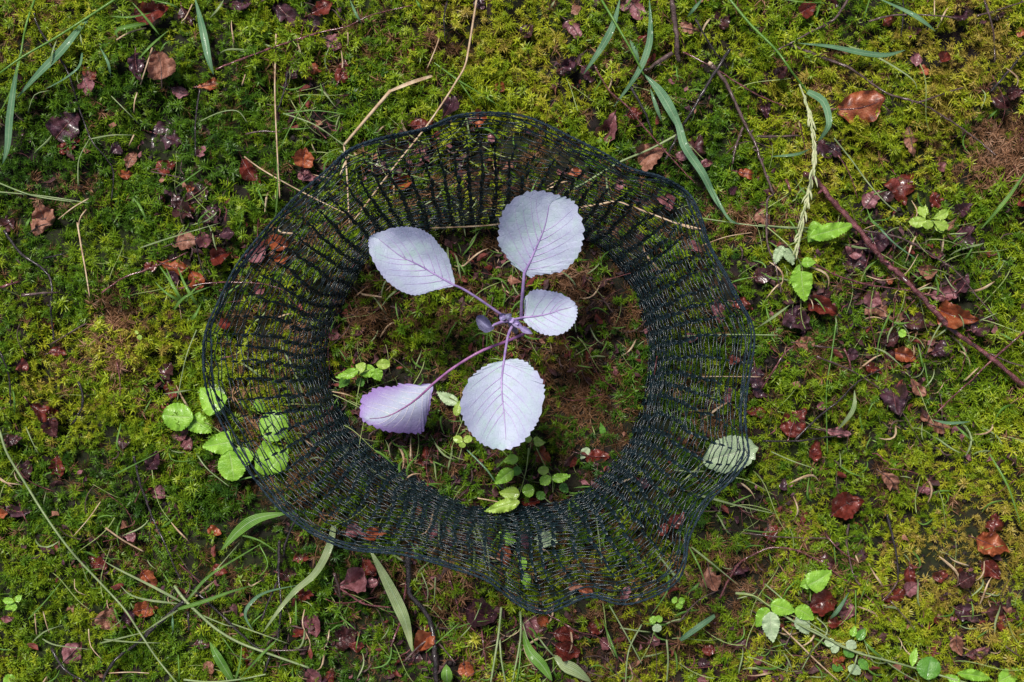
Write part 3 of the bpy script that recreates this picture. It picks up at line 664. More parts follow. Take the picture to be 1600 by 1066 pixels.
BL = [
 ('A', [(560,-20),(430,65),(250,180),(110,260),(-10,345)], 15, f_, 'long light green grass stem', 'stem'),
 ('A', [(425,65),(370,130),(280,240),(180,340),(80,452)], 40, b_, 'broad blue-green blade', 'lens'),
 ('A', [(780,140),(700,210),(640,275)], 12, f_, 'short green blade', 'lens'),
 ('A', [(610,10),(680,90),(740,165)], 12, f_, 'thin green blade', 'lens'),
 ('A', [(380,245),(365,310),(290,370),(210,412)], 15, b_, 'curved green blade', 'tip'),
 ('A', [(-10,845),(150,905),(340,935)], 9, p_, 'thin pale blade', 'stem'),
 ('A', [(-10,888),(200,908),(410,940)], 8, p_, 'hair-thin pale blade', 'stem'),
 ('A', [(515,445),(580,510),(645,575)], 6, p_, 'fine pale blade', 'stem'),
 ('A', [(920,565),(1020,520),(1100,515),(1145,570)], 7, p_, 'bent fine pale blade', 'stem'),
 ('A', [(1310,525),(1460,580),(1600,680)], 8, p_, 'slanting pale blade', 'stem'),
 ('A', [(1310,530),(1450,512),(1600,530)], 7, f_, 'level fine green blade', 'stem'),
 ('A', [(1440,440),(1370,540),(1295,690)], 7, f_, 'slanting fine green blade', 'stem'),
 ('A', [(1275,1000),(1285,860),(1280,740)], 10, f_, 'upright fine green blade', 'tip'),
 ('A', [(460,215),(500,290),(512,355)], 14, b_, 'small blue-green blade', 'lens'),
 ('A', [(410,645),(520,625),(620,626)], 8, p_, 'small level pale blade', 'tip'),
 ('A', [(362,860),(365,740),(410,650)], 7, p_, 'small curving pale blade', 'stem'),
 ('A', [(810,870),(880,820),(945,775)], 8, f_, 'little green blade', 'lens'),
 ('A', [(970,85),(1010,40),(1035,0)], 12, p_, 'pale little blade', 'lens'),
 ('A', [(740,240),(765,200),(800,190)], 9, f_, 'small curved green blade', 'tip'),
 ('A', [(230,340),(240,250),(265,180)], 9, p_, 'small pale blade', 'lens'),
 ('A', [(370,150),(380,215)], 8, p_, 'tiny pale blade', 'lens'),
 ('A', [(130,520),(160,440),(230,420)], 5, p_, 'hair-thin curved blade', 'stem'),
 ('A', [(610,910),(650,960),(680,1030)], 13, f_, 'short green blade', 'lens'),
 ('A', [(1190,870),(1215,930),(1240,1000)], 9, f_, 'fine green blade', 'tip'),
 ('A', [(700,0),(790,20),(830,40)], 10, f_, 'small green blade at the top edge', 'lens'),
 ('A', [(510,75),(600,80),(700,60)], 10, f_, 'small level green blade', 'lens'),
 ('A', [(550,180),(540,140),(640,115),(700,110)], 22, f_, 'curling green blade', 'lens'),
 ('B', [(1435,-10),(1440,120),(1430,220),(1380,340),(1270,495)], 34, b_, 'long curving blue-green blade', 'lens'),
 ('B', [(1300,-10),(1270,110),(1220,210),(1130,345)], 36, b_, 'tapering blue-green blade', 'lens'),
 ('B', [(1440,410),(1465,490),(1492,560)], 20, b_, 'small hanging blue-green blade', 'lens'),
 ('B', [(440,290),(550,370),(640,425),(755,500)], 9, f_, 'slanting green thin blade', 'tip'),
 ('B', [(550,370),(600,440),(640,500)], 7, f_, 'fine green blade', 'tip'),
 ('B', [(50,0),(75,60),(105,110)], 13, b_, 'small blue-green blade', 'lens'),
 ('B', [(355,0),(385,50)], 15, f_, 'stubby green blade', 'lens'),
 ('B', [(1000,0),(975,40)], 9, p_, 'stubby pale blade', 'lens'),
 ('B', [(1575,618),(1440,690),(1290,755),(1130,850),(1040,890)], 13, p_, 'light green stem slipping under the net', 'stem'),
 ('B', [(0,700),(110,740),(250,790),(400,830),(520,870)], 7, p_, 'thin pale stem under the net', 'stem'),
 ('C', [(-90,420),(-50,470),(0,580),(30,680),(110,800),(170,920),(235,1020)], 42, b_, 'long broad blue-green blade', 'lens'),
 ('C', [(130,820),(170,900),(230,1010),(290,1040)], 14, b_, 'narrow blue-green blade', 'lens'),
 ('C', [(920,-10),(1060,55),(1120,90),(1190,145)], 24, b_, 'slanting blue-green blade', 'lens'),
 ('C', [(550,200),(700,215),(850,245),(960,255),(1050,232)], 28, b_, 'level blue-green blade', 'lens'),
 ('C', [(790,215),(890,250),(1000,310),(1085,370),(1105,415)], 12, p_, 'pale slanting blade', 'tip'),
 ('C', [(720,640),(800,740),(880,850),(960,940),(1010,980)], 9, p_, 'pale fine blade', 'stem'),
 ('C', [(1610,790),(1520,920),(1400,1060)], 20, f_, 'slanting bright green blade', 'lens'),
 ('C', [(115,-10),(40,80)], 18, b_, 'short blue-green blade', 'lens'),
 ('C', [(885,-5),(850,110)], 8, f_, 'fine green blade', 'tip'),
 ('C', [(90,1008),(400,1050),(650,1062)], 7, p_, 'level pale stem', 'stem'),
 ('C', [(870,960),(900,1030),(960,1066)], 11, f_, 'small green blade', 'lens'),
 ('C', [(500,0),(580,10),(700,15)], 6, f_, 'fine level blade', 'tip'),
 ('C', [(1420,560),(1475,510)], 12, f_, 'stubby green blade', 'lens'),
 ('E', [(362,482),(440,430),(515,375)], 13, p_, 'light green blade leaving the rim', 'lens'),
 ('E', [(20,520),(200,512),(460,515)], 9, p_, 'level pale blade across the rim', 'stem'),
 ('E', [(730,460),(710,600),(685,780),(690,1060)], 9, f_, 'long upright thin blade', 'stem'),
 ('E', [(815,770),(808,860),(735,955)], 24, p_, 'folded pale blade', 'lens'),
 ('E', [(1175,905),(1250,922),(1350,915)], 16, b_, 'short level blade', 'lens'),
 ('E', [(1300,550),(1340,620),(1352,700)], 7, f_, 'curving thin blade', 'tip'),
 ('E', [(1235,430),(1180,520),(1145,610)], 9, p_, 'pale thin blade crossing the thick twig', 'tip'),
 ('E', [(985,400),(930,530),(918,635)], 9, f_, 'upright slim blade', 'tip'),
 ('E', [(900,572),(960,595),(1040,665)], 9, p_, 'pale slim blade', 'lens'),
 ('E', [(1385,452),(1475,413)], 7, p_, 'tiny pale blade', 'stem'),
 ('E', [(905,-10),(1000,90),(1105,165)], 11, b_, 'slanting slim blade', 'tip'),
 ('E', [(30,708),(200,706),(380,708)], 7, s_, 'thin level straw under the rim', 'stem'),
 ('E', [(1138,645),(1165,785)], 8, f_, 'tiny upright blade', 'tip'),
 ('E', [(370,5),(500,15),(640,18)], 8, p_, 'level pale blade', 'stem'),
 ('E', [(1480,500),(1560,545)], 12, f_, 'small slanting blade', 'lens'),
 ('E', [(1280,930),(1360,1005)], 13, f_, 'short green blade', 'lens'),
 ('D', [(650,110),(800,60),(1020,-5)], 9, p_, 'pale blade rising to the net', 'tip'),
 ('D', [(910,490),(860,620),(820,815)], 7, p_, 'upright fine pale blade', 'stem'),
 ('D', [(755,787),(885,768)], 9, p_, 'short level pale blade', 'lens'),
 ('D', [(560,925),(540,1030),(590,1066)], 9, f_, 'small bent green blade', 'tip'),
 ('D', [(115,20),(140,-30)], 15, f_, 'stubby green blade', 'lens'),
 ('D', [(120,940),(150,1010),(180,1066)], 7, p_, 'fine pale blade', 'stem'),
 ('D', [(1300,560),(1360,680),(1400,790),(1415,920)], 12, p_, 'pale stem hidden under the net', 'tip'),
 ('D', [(700,810),(655,890)], 8, f_, 'tiny slanting blade', 'tip'),
 ('F', [(1545,345),(1520,450),(1460,560),(1370,640),(1300,720),(1220,832)], 46, p_, 'long pale green blade hanging from the rim', 'tip2'),
 ('F', [(1375,618),(1230,650),(1160,700),(1135,760),(1175,835)], 18, b_, 'hooked green blade', 'lens'),
 ('F', [(970,880),(1020,970),(1085,1075)], 48, f_, 'broad dark green blade', 'lens'),
 ('F', [(465,885),(680,832)], 11, p_, 'thin pale blade', 'tip'),
 ('F', [(480,868),(600,880),(745,885)], 10, p_, 'level pale blade', 'tip'),
 ('F', [(798,750),(800,835)], 11, b_, 'tiny upright blade', 'lens'),
 ('F', [(1060,790),(1200,840),(1340,890)], 8, p_, 'slanting pale thin blade', 'tip'),
 ('F', [(1030,860),(1080,930),(1130,995)], 7, f_, 'fine green blade', 'stem'),
 ('F', [(1085,1066),(1110,980),(1120,880)], 15, f_, 'upright green blade', 'tip'),
 ('F', [(1100,1060),(1200,950),(1290,860)], 13, f_, 'slanting green blade', 'lens'),
 ('F', [(130,775),(220,680),(300,580)], 9, f_, 'fine slanting blade', 'tip'),
 ('F', [(150,880),(210,830),(300,800)], 9, p_, 'pale bent blade', 'tip'),
 ('F', [(195,865),(260,895),(420,915)], 10, p_, 'pale long thin blade', 'tip'),
 ('F', [(910,10),(960,80),(1060,160)], 8, p_, 'pale curving blade', 'stem'),
 ('F', [(530,105),(640,50),(740,0)], 9, f_, 'thin green blade', 'tip'),
 ('F', [(780,0),(800,40),(880,45)], 7, f_, 'fine bent blade', 'stem'),
 ('F', [(1200,430),(1240,520),(1200,580)], 8, f_, 'small looping blade', 'stem'),
 ('F', [(1110,385),(1200,410),(1290,470)], 12, f_, 'small arching green blade', 'tip'),
 ('F', [(825,940),(830,1066)], 8, f_, 'fine upright blade', 'stem'),
 ('F', [(850,1055),(970,1066),(1100,1055),(1230,1030)], 12, p_, 'pale level stem near the bottom edge', 'stem'),
 ('F', [(1525,830),(1570,800),(1620,810)], 9, f_, 'small arched blade', 'tip'),
 ('G', [(850,825),(880,920),(940,990),(985,1060)], 56, f_, 'broad wavy green blade', 'lens'),
 ('G', [(750,720),(735,860),(700,1075)], 14, p_, 'upright pale stem below the net', 'stem'),
 ('G', [(742,850),(750,960),(770,1070)], 11, p_, 'thin upright pale stem', 'stem'),
 ('G', [(838,740),(838,870),(800,1070)], 13, p_, 'tall pale green stem below the net', 'stem'),
 ('G', [(840,880),(835,980),(820,1070)], 10, f_, 'green upright stem', 'stem'),
 ('G', [(845,780),(880,900)], 9, p_, 'short pale stem', 'stem'),
 ('G', [(495,985),(500,1075)], 60, 'blade_fresh', 'stubby broad green blade', 'lens'),
 ('G', [(590,-10),(680,80),(730,150),(770,180)], 10, b_, 'arching pale blade inside the ring', 'tip'),
 ('G', [(205,560),(225,640),(260,730)], 11, f_, 'green blade behind the pale one', 'tip'),
 ('G', [(380,560),(410,640),(405,700)], 7, p_, 'fine pale stem', 'stem'),
 ('G', [(445,580),(440,700)], 7, p_, 'fine upright stem', 'stem'),
 ('G', [(665,680),(620,790),(560,860)], 7, p_, 'fine slanting stem', 'stem'),
 ('G', [(560,790),(480,860),(400,930)], 8, f_, 'slanting green stem', 'stem'),
 ('G', [(1400,800),(1340,920),(1325,1070)], 10, p_, 'bent pale stem', 'stem'),
 ('G', [(1515,870),(1522,960),(1515,1070)], 11, p_, 'upright pale stem', 'stem'),
 ('G', [(1250,710),(1330,850),(1400,980)], 9, p_, 'slanting slim stem', 'stem'),
 ('G', [(1300,815),(1380,828),(1440,835)], 9, p_, 'short level pale stem', 'stem'),
 ('G', [(1520,560),(1520,640),(1440,760)], 12, f_, 'green stem crossing the rim', 'tip'),
 ('G', [(1455,450),(1550,570),(1580,610)], 13, p_, 'pale blade under the rim', 'lens'),
 ('G', [(660,330),(690,480),(700,600)], 9, p_, 'pale stem seen through the net', 'stem'),
 ('G', [(630,330),(665,430),(680,560)], 8, p_, 'fine stem seen through the net', 'stem'),
 ('G', [(1180,230),(1200,380),(1215,520)], 9, p_, 'upright stem seen through the net', 'stem'),
 ('G', [(1100,330),(1260,280),(1410,235)], 9, f_, 'slanting stem seen through the net', 'stem'),
 ('G', [(-10,750),(60,810),(80,830)], 9, f_, 'small green blade', 'tip'),
 ('G', [(640,215),(700,225),(760,238)], 9, s_, 'short straw inside the ring', 'stem'),
 ('G', [(540,815),(620,790),(700,780)], 8, f_, 'fine green blade', 'tip'),
 ('G', [(1220,780),(1265,900),(1290,960)], 13, f_, 'green slanting blade', 'lens'),
 ('H', [(-20,85),(60,92),(130,90)], 11, p_, 'pale blade poking from the net', 'stem'),
 ('H', [(90,200),(150,215),(280,250),(450,287)], 14, p_, 'thin pale blade poking out of the net', 'tip'),
 ('H', [(50,440),(100,540),(135,645)], 11, f_, 'upright green blade below the rim', 'tip'),
 ('H', [(60,440),(160,520),(275,615)], 11, p_, 'slanting pale blade below the rim', 'tip'),
 ('H', [(30,660),(80,625),(100,600)], 14, f_, 'short green blade', 'lens'),
 ('H', [(640,768),(690,830),(620,920),(570,1010)], 8, p_, 'fine pale bent stem', 'stem'),
 ('H', [(400,612),(480,680),(560,760),(700,850)], 9, p_, 'fine pale slanting stem', 'stem'),
 ('H', [(790,650),(740,730),(700,775)], 22, b_, 'small pale green blade', 'lens'),
 ('H', [(820,640),(820,800)], 8, f_, 'fine upright blade', 'stem'),
 ('H', [(880,585),(830,720)], 9, f_, 'slanting fine blade', 'tip'),
 ('H', [(855,870),(900,920),(955,960)], 15, f_, 'short slanting green blade', 'lens'),
 ('H', [(880,900),(1000,1000),(1120,1070)], 8, p_, 'slanting pale stem', 'stem'),
 ('H', [(830,930),(810,1000),(770,1060)], 9, p_, 'small curved stem', 'stem'),
 ('H', [(860,870),(900,970),(980,975)], 7, p_, 'fine looping stem', 'stem'),
 ('H', [(430,0),(520,40),(620,75)], 7, p_, 'fine slanting blade', 'stem'),
 ('H', [(420,470),(435,530)], 8, f_, 'tiny green blade', 'tip'),
 ('H', [(720,440),(730,540)], 9, f_, 'tiny upright green blade', 'tip'),
 ('H', [(300,360),(400,372),(470,365)], 8, f_, 'small level blade', 'tip'),
]
for t, pts, w_, m, head, sh in BL:
    blade(t, pts, w_, m, head, shape='tip' if sh == 'tip2' else sh, arch=0.004 if sh == 'stem' else 0.008)
ST = [
 ('A', [(705,222),(680,300),(650,392)], 11, 'short pink-brown straw'),
 ('A', [(635,430),(622,475),(620,522)], 9, 'tiny curved straw'),
 ('A', [(540,185),(600,150),(675,130)], 11, 'small orange-brown straw'),
 ('A', [(1130,725),(1220,790),(1400,890),(1600,990)], 9, 'long slanting thin straw'),
 ('A', [(1120,395),(1135,345)], 10, 'tiny tan straw'),
 ('A', [(620,625),(597,675)], 11, 'stubby straw'),
 ('A', [(890,20),(860,80),(840,100)], 9, 'small bent straw'),
 ('A', [(410,920),(340,960),(270,1015)], 9, 'small brown straw'),
 ('A', [(400,970),(370,1010),(362,1070)], 8, 'small curved straw'),
 ('B', [(462,180),(440,240),(408,315)], 9, 'short pale straw'),
 ('B', [(40,150),(42,215)], 9, 'tiny upright straw'),
 ('B', [(870,995),(720,1040),(420,1056)], 12, 'level straw along the net foot'),
 ('C', [(1185,0),(1185,80)], 8, 'short upright straw'),
 ('C', [(0,1035),(60,1050),(130,1066)], 12, 'pale straw under the rim'),
 ('D', [(840,440),(820,300),(830,260)], 4, 'hair-thin straw'),
 ('F', [(488,352),(570,410),(665,462)], 12, 'short two-piece straw'),
 ('F', [(465,232),(410,310),(340,390)], 7, 'thin orange straw'),
 ('F', [(0,122),(60,165)], 9, 'stubby straw at the frame edge'),
 ('F', [(160,740),(165,800),(170,850)], 8, 'thin upright straw'),
 ('F', [(200,740),(215,800),(230,840)], 7, 'thin bent straw'),
 ('F', [(345,590),(350,640),(400,665)], 6, 'fine bent straw'),
 ('F', [(410,820),(420,900),(470,960)], 7, 'thin curling straw'),
 ('F', [(1410,730),(1400,800),(1435,880),(1430,920)], 8, 'curling straw'),
 ('F', [(500,1025),(600,1020),(690,1025)], 7, 'level thin straw'),
 ('H', [(480,815),(560,890),(640,970),(740,1060)], 11, 'long tan straw'),
 ('H', [(820,480),(835,515)], 11, 'stubby pale straw'),
 ('G', [(1370,700),(1400,660),(1430,630)], 12, 'pale straw under the net rim'),
 ('E', [(110,100),(220,60),(340,40)], 6, 'fine tan straw'),
 ('E', [(870,240),(950,260),(1050,230),(1110,140)], 6, 'fine looping straw'),
]
for t, pts, w_, head in ST: blade(t, pts, w_, s_, head, shape='stem', arch=0.002)
blade('A', [(1278,158),(1272,400),(1280,640),(1295,918)], 11, s_, '', 'long upright tan straw beside the net', shape='stem', arch=0.002)
blade('D', [(358,-5),(375,100),(395,210),(415,338)], 11, s_, '', 'short bent tan straw on open moss far from the net', shape='stem')
blade('A', [(900,-15),(925,80),(945,170),(965,270),(988,345)], 38, b_, '', 'green blade hanging down from the top edge above the pink tan leaf')
o = empty('grass_shoot', G(*tp('A', 95, 260), 0.02)); tag(o, 'blue-green grass shoot with one broad blade at the frame corner', 'grass', 'grass shoots with several blades')
blade('A', [(165,-15),(120,120),(95,262)], 14, f_, '', parent=o, shape='stem', pname='stem', arch=0.004)
blade('A', [(92,250),(65,400),(45,550),(35,680),(12,758)], 38, b_, '', parent=o, shape='lens', arch=0.01)
blade('A', [(95,262),(50,420),(0,520)], 14, f_, '', parent=o, shape='tip', arch=0.006)
o = empty('grass_shoot', G(*tp('B', 1410, 350), 0.02)); tag(o, 'bright green grass stem with broad blade reaching towards the net rim', 'grass', 'grass shoots with several blades')
blade('B', [(1205,-15),(1280,110),(1350,230),(1412,352)], 14, f_, '', parent=o, shape='stem', pname='stem', arch=0.01)
blade('B', [(1412,345),(1480,420),(1540,520),(1598,640)], 52, b_, '', parent=o, shape='lens', arch=0.008, zb=0.016)
blade('B', [(1345,185),(1365,225),(1390,290)], 22, b_, '', parent=o, shape='lens', arch=0.006)
# bent straw and long straw
o = empty('bent_straw', G(*tp('B', 25, 670), 0.012)); tag(o, 'bent tan straw with a sharp elbow beside the net top', 'straw')
blade('B', [(430,352),(340,380),(235,422)], 20, s_, '', parent=o, shape='blunt', pname='upper_joint', zb=0.022)
blade('B', [(238,420),(130,545),(22,672)], 22, s_, '', parent=o, shape='stem', pname='middle_joint', zb=0.021)
blade('B', [(22,670),(35,800),(45,1000),(50,1040)], 11, s_, '', parent=o, shape='stem', pname='lower_joint', zb=0.019)
blade('B', [(638,-15),(600,220),(580,310),(540,380),(490,460),(400,590),(280,740),(180,870),(30,1075)], 13, s_, '', 'long straw running from the top edge under the net', shape='stem', zb=0.018)
blade('B', [(1105,962),(1210,945),(1290,935),(1430,985),(1590,1045),(1680,1068)], 13, s_, '', 'kinked pale straw behind the topmost cabbage leaf', shape='stem', zb=0.015)
blade('D', [(-20,925),(0,965),(35,1066),(120,1206),(220,1366),(330,1516),(450,1646),(570,1776),(650,1896),(730,2016),(840,2150)], 14, p_, '', 'long pale green stem running slanting to the bottom edge', shape='stem', zb=0.018)
blade('F', [(1340,283),(1200,305),(1110,360),(1025,455)], 56, f_, '', 'wide green blade touching the net rim', zb=0.015)
blade('G', [(138,445),(200,560),(270,700),(310,800),(338,925)], 62, p_, '', 'broad pale blade hanging below the net next to black stick', zb=0.018)
blade('H', [(8,872),(90,812),(168,758)], 30, b_, '', 'short cut pale green blade lying alone', shape='blunt')
blade('H', [(1440,10),(1520,150),(1560,260),(1590,360)], 12, f_, '', 'thin curved blade on yellow moss at the frame edge', shape='tip')
# curling pale leaf blade with stem at the bottom
o = empty('grass_shoot', G(*tp('G', 1000, 950), 0.02)); tag(o, 'pale curling grass blade on its stem at the bottom edge', 'grass', 'grass shoots with several blades')
blade('G', [(920,855),(960,910),(1000,952)], 10, p_, '', parent=o, shape='stem', pname='stem')
blade('G', [(990,940),(1040,985),(1090,1010),(1165,1066)], 66, p_, '', parent=o, shape='lens')
# runner
o = empty('pale_runner', G(*tp('H', 830, 930), 0.015)); tag(o, 'long pale runner crossing the moss to the bottom corner leaves', 'stem')
blade('H', [(265,655),(340,665),(430,720),(560,800),(700,870),(830,930),(980,970),(1110,1005),(1320,1066),(1500,1110)], 14, p_, '', parent=o, shape='stem', pname='main_stem', zb=0.018)
blade('H', [(560,800),(640,830),(760,905),(860,930)], 9, p_, '', parent=o, shape='stem', pname='side_stem', zb=0.016)
# branching grass plant
o = empty('grass_plant', G(*tp('F', 860, 695), 0.015)); tag(o, 'branching grass plant with pale jointed stem and long thin blades', 'grass')
blade('F', [(808,622),(850,680),(920,750),(1000,820),(1100,880),(1230,930),(1430,1000)], 17, p_, '', parent=o, shape='stem', pname='stem', zb=0.018)
for pts, w_, m in (([(862,695),(950,590),(1050,520),(1210,425)], 18, f_), ([(835,692),(700,620),(560,550),(485,508)], 16, p_),
                  ([(820,702),(680,685),(600,660),(555,615)], 13, p_), ([(825,728),(950,690),(1060,650),(1170,618)], 24, f_),
                  ([(860,692),(1000,545),(1110,420)], 8, p_), ([(822,733),(730,790),(655,842)], 11, p_), ([(920,750),(1040,800),(1100,810)], 8, p_)):
    blade('F', pts, w_, m, '', parent=o, shape='tip', arch=0.012, zb=0.018)
V_, F_ = [], []
Cj = path([tp('F', *p) for p in [(808,622),(850,680),(920,750),(1000,820),(1100,880)]], 0.018, 0.006)
for i in range(1, len(Cj)-1, 2):
    for k in range(3):
        d = np.array([random.uniform(-1, 1), random.uniform(-1, 1), random.uniform(0, 1)]); d /= np.linalg.norm(d)
        tube(V_, F_, [Cj[i], Cj[i]+d*0.0022], [0.0003, 0.0001], 4)
mesh_obj('bristles', V_, F_, M[p_], o)
# small tuft
o = empty('grass_tuft', G(*tp('D', 860, 370), 0.01)); tag(o, 'small bright grass tuft beside the rust leaves outside the net', 'grass')
for pts, w_ in (([(835,352),(790,270),(735,190)], 18), ([(840,352),(800,280),(768,200)], 16), ([(832,355),(770,320),(718,268)], 16),
                ([(805,395),(860,335),(975,290)], 18), ([(910,372),(860,290),(822,200)], 20), ([(885,440),(905,420),(930,370)], 22), ([(860,360),(900,300),(940,280)], 10)):
    blade('D', pts, w_, f_, '', parent=o, shape='tip', arch=0.01)
# seeding grass
o = empty('seeding_grass', G(*tp('C', 600, 430), 0.03)); tag(o, 'flowering grass stem with a pale drooping seed head', 'grass')
blade('C', [(228,-15),(330,110),(450,230),(530,340),(602,432)], 16, f_, '', parent=o, shape='stem', pname='stem', zb=0.03, arch=0.01)
blade('C', [(598,425),(670,470),(697,560),(680,610),(645,655)], 46, b_, '', parent=o, shape='tip', pname='flag_blade', zb=0.032, arch=0.006)
blade('C', [(608,690),(545,715),(430,725)], 15, b_, '', parent=o, shape='lens', pname='blade', zb=0.02)
HP = [(560,390),(600,500),(620,600),(628,720),(612,850),(590,950),(565,1066),(545,1160)]
Cs = path([tp('C', *p) for p in HP], 0.034, 0.008, n=60, wob=0)
V_, F_ = [], []; tube(V_, F_, Cs, np.linspace(0.0007, 0.0003, 60), 5); rach = mesh_obj('rachis', V_, F_, M['spikelet'], o)
for i in range(3, 59, 1):
    if random.random() < 0.2: continue
    dirv = Cs[min(i+1, 59)]-Cs[i-1]; dirv /= np.linalg.norm(dirv)
    sd_ = np.cross(dirv, (0, 0, 1)); sgn = 1 if i % 2 else -1
    a0 = Cs[i]; dd = dirv+sd_*sgn*random.choice((0.1, 0.15, 0.45))*random.uniform(0.4, 1.1)+np.array([0, 0, random.uniform(-0.1, 0.25)]); dd /= np.linalg.norm(dd)
    L_ = random.uniform(0.0070, 0.0135)*(1 if 8 < i < 48 else 0.75)
    ts = np.array([0, 0.2, 0.5, 0.8, 1.0]); V_, F_ = [], []
    tube(V_, F_, [a0+dd*L_*q+sd_*sgn*0.0006*math.sin(q*3) for q in ts], np.array([0.0002, 0.0007, 0.0009, 0.0005, 0.0001])*random.uniform(0.8, 1.1), 6, flat=0.6)
    mesh_obj('spikelet', V_, F_, M['spikelet'], rach)

# ------------------------------------------------------------------ small green plants
def plant(label, root, leaves, stems=(), cat='plant', name='wild_seedling', mat='green_leaf', grp='wild seedlings in the moss'):
    """root: pixel; leaves: (base px, tip px, width px, height, kind[, mat])"""
    o = empty(name, G(root[0], root[1], 0.004)); tag(o, label, cat, grp); USED.add(label)
    for pts, r, z in stems:
        C = path(pts, z, 0.004, n=max(6, int(len(pts)*5))); V, F = [], []
        tube(V, F, C, np.linspace(r*1.15, r*0.8, len(C))*S, 6); mesh_obj('stem', V, F, M['plant_stem'], o)
    for i, lf in enumerate(leaves):
        base, tip, wd, h, kind = lf[:5]; m = lf[5] if len(lf) > 5 else mat
        out, mid = ovate(base, tip, wd, kind, random.uniform(-0.05, 0.05))
        L = math.hypot(tip[0]-base[0], tip[1]-base[1])
        z0 = float(H((base[0]-800)*S, (533-base[1])*S))+h
        dx, dy = (tip[0]-base[0])/L, (tip[1]-base[1])/L
        gy = random.uniform(-0.25, 0.05)
        zf = lambda x, y, z0=z0, base=base, dx=dx, dy=dy, gy=gy, L=L: z0+gy*((x-base[0])*dx+(y-base[1])*dy)*S - 0.12*(((x-base[0])*dx+(y-base[1])*dy)**2/L)*S
        lobed = kind == 'round' and L < 22
        V, F, UV, *_ = surf_leaf(out, mid, zf, n=72 if L > 25 else 44, rings=5, teeth=max(9, int(L*0.55)), tooth=1.1+L*0.035,
                                 seed=i*5+int(root[0]) % 40, fold=random.uniform(0.15, 0.4), ruffle=L*0.10, crumple=L*S*0.02, crs=4/L, cup=-0.6)
        mesh_obj('leaf', V, F, M[m], o, uv=UV)
plant('clump of seven broad rounded bright green leaves partly under the net', (345, 680),
  [((302,652),(253,648),44,0.026,'round'),((298,655),(331,676),34,0.022,'heart'),((345,640),(312,606),42,0.024,'heart','green_leaf'),((332,600),(345,648),26,0.018,'ovate','green_pale'),
   ((365,690),(316,698),36,0.020,'heart','green_leaf'),((358,704),(366,752),44,0.022,'round'),((385,700),(372,738),30,0.024,'heart'),
   ((420,690),(438,642),46,0.018,'round','green_leaf'),((398,712),(470,728),52,0.02,'heart'),((420,735),(450,702),36,0.022,'ovate'),((400,624),(412,645),18,0.014,'ovate')],
  [([(302,652),(330,665),(365,692)],1.0,0.012),([(365,692),(398,712),(430,700)],1.1,0.012),([(345,640),(362,670),(370,695)],1.0,0.012)], name='broad_leaved_plant', grp=None)
plant('single pale rounded leaf half under the net rim', (1100, 700),
  [((1098,722),(1184,700),56,0.022,'round','green_pale')],
  [([(1060,760),(1080,740),(1100,722)],1.4,0.012)], name='pale_leaf_plant', grp=None)
plant('lobed yellow-green seedling on moss near the thick red twig', (1448, 345),
  [((1448,345),(1420,347),17,0.024,'round','green_yellow'),((1446,342),(1436,323),14,0.024,'obovate','green_yellow'),((1449,344),(1452,358),17,0.026,'round','green_yellow'),
   ((1456,342),(1482,330),15,0.024,'obovate','green_yellow'),((1458,346),(1482,356),17,0.024,'obovate','green_yellow'),((1445,338),(1446,320),9,0.022,'ovate','green_yellow'),((1462,350),(1474,364),12,0.02,'ovate','green_yellow')],
  [([(1448,345),(1465,346)],0.8,0.02)])
plant('climbing shoot with bright pointed leaves close to the seed head', (1210, 362),
  [((1265,370),(1336,350),26,0.026,'ovate'),((1285,352),(1262,378),30,0.026,'heart'),((1252,411),(1275,410),16,0.022,'ovate'),((1250,412),(1232,445),12,0.02,'narrow'),
   ((1252,424),(1258,472),34,0.026,'heart'),((1224,384),(1210,414),16,0.018,'ovate','green_pale'),((1226,388),(1240,414),17,0.018,'ovate','green_pale')],
  [([(1195,352),(1232,384),(1251,412),(1254,426)],1.0,0.018),([(1232,384),(1262,370)],0.8,0.02)], name='climbing_shoot')
plant('bramble seedling with five toothed leaves beside the slim runner', (1212, 950),
  [((1200,950),(1182,980),24,0.024,'ovate'),((1204,944),(1243,956),27,0.026,'ovate'),((1204,956),(1208,1004),28,0.028,'ovate','green_pale'),
   ((1243,950),(1272,968),24,0.022,'ovate','green_leaf'),((1246,962),(1264,992),24,0.02,'ovate','green_pale')],
  [([(1150,928),(1180,932),(1204,948),(1245,965)],1.0,0.018)])
plant('two-leaved bramble sprig above the bramble seedling', (1266, 935),
  [((1262,915),(1300,892),34,0.03,'heart'),((1268,908),(1250,916),18,0.022,'ovate')], [([(1266,940),(1266,925),(1264,912)],0.9,0.016)])
plant('dark toothed leaves rising at the bottom edge', (1440, 1050),
  [((1448,1062),(1455,1026),38,0.03,'round','green_dark'),((1425,1042),(1432,1012),13,0.028,'narrow'),((1495,1052),(1550,1062),18,0.026,'narrow'),
   ((1560,1066),(1598,1046),26,0.02,'ovate'),((1500,1066),(1478,1054),14,0.02,'ovate')], [([(1460,1075),(1440,1050),(1428,1040)],1.0,0.012)])
plant('seedlings with small grey-green leaves tangled in the runner', (1310, 1010),
  [((1305,1004),(1288,1004),14,0.018,'round','green_pale'),((1310,1008),(1300,1020),13,0.018,'round','green_pale'),((1322,1004),(1338,1012),16,0.02,'round','green_pale'),
   ((1332,995),(1336,978),12,0.022,'ovate'),((1340,1000),(1352,982),15,0.022,'ovate','green_dark'),((1318,1015),(1334,1026),15,0.016,'round','green_dark'),
   ((1325,1042),(1345,1052),16,0.014,'round','green_pale'),((1300,1040),(1318,1046),13,0.014,'ovate','green_dark'),((1342,1030),(1356,1046),14,0.014,'round','green_dark')],
  [([(1305,1004),(1322,1006),(1342,1002)],0.7,0.014)])
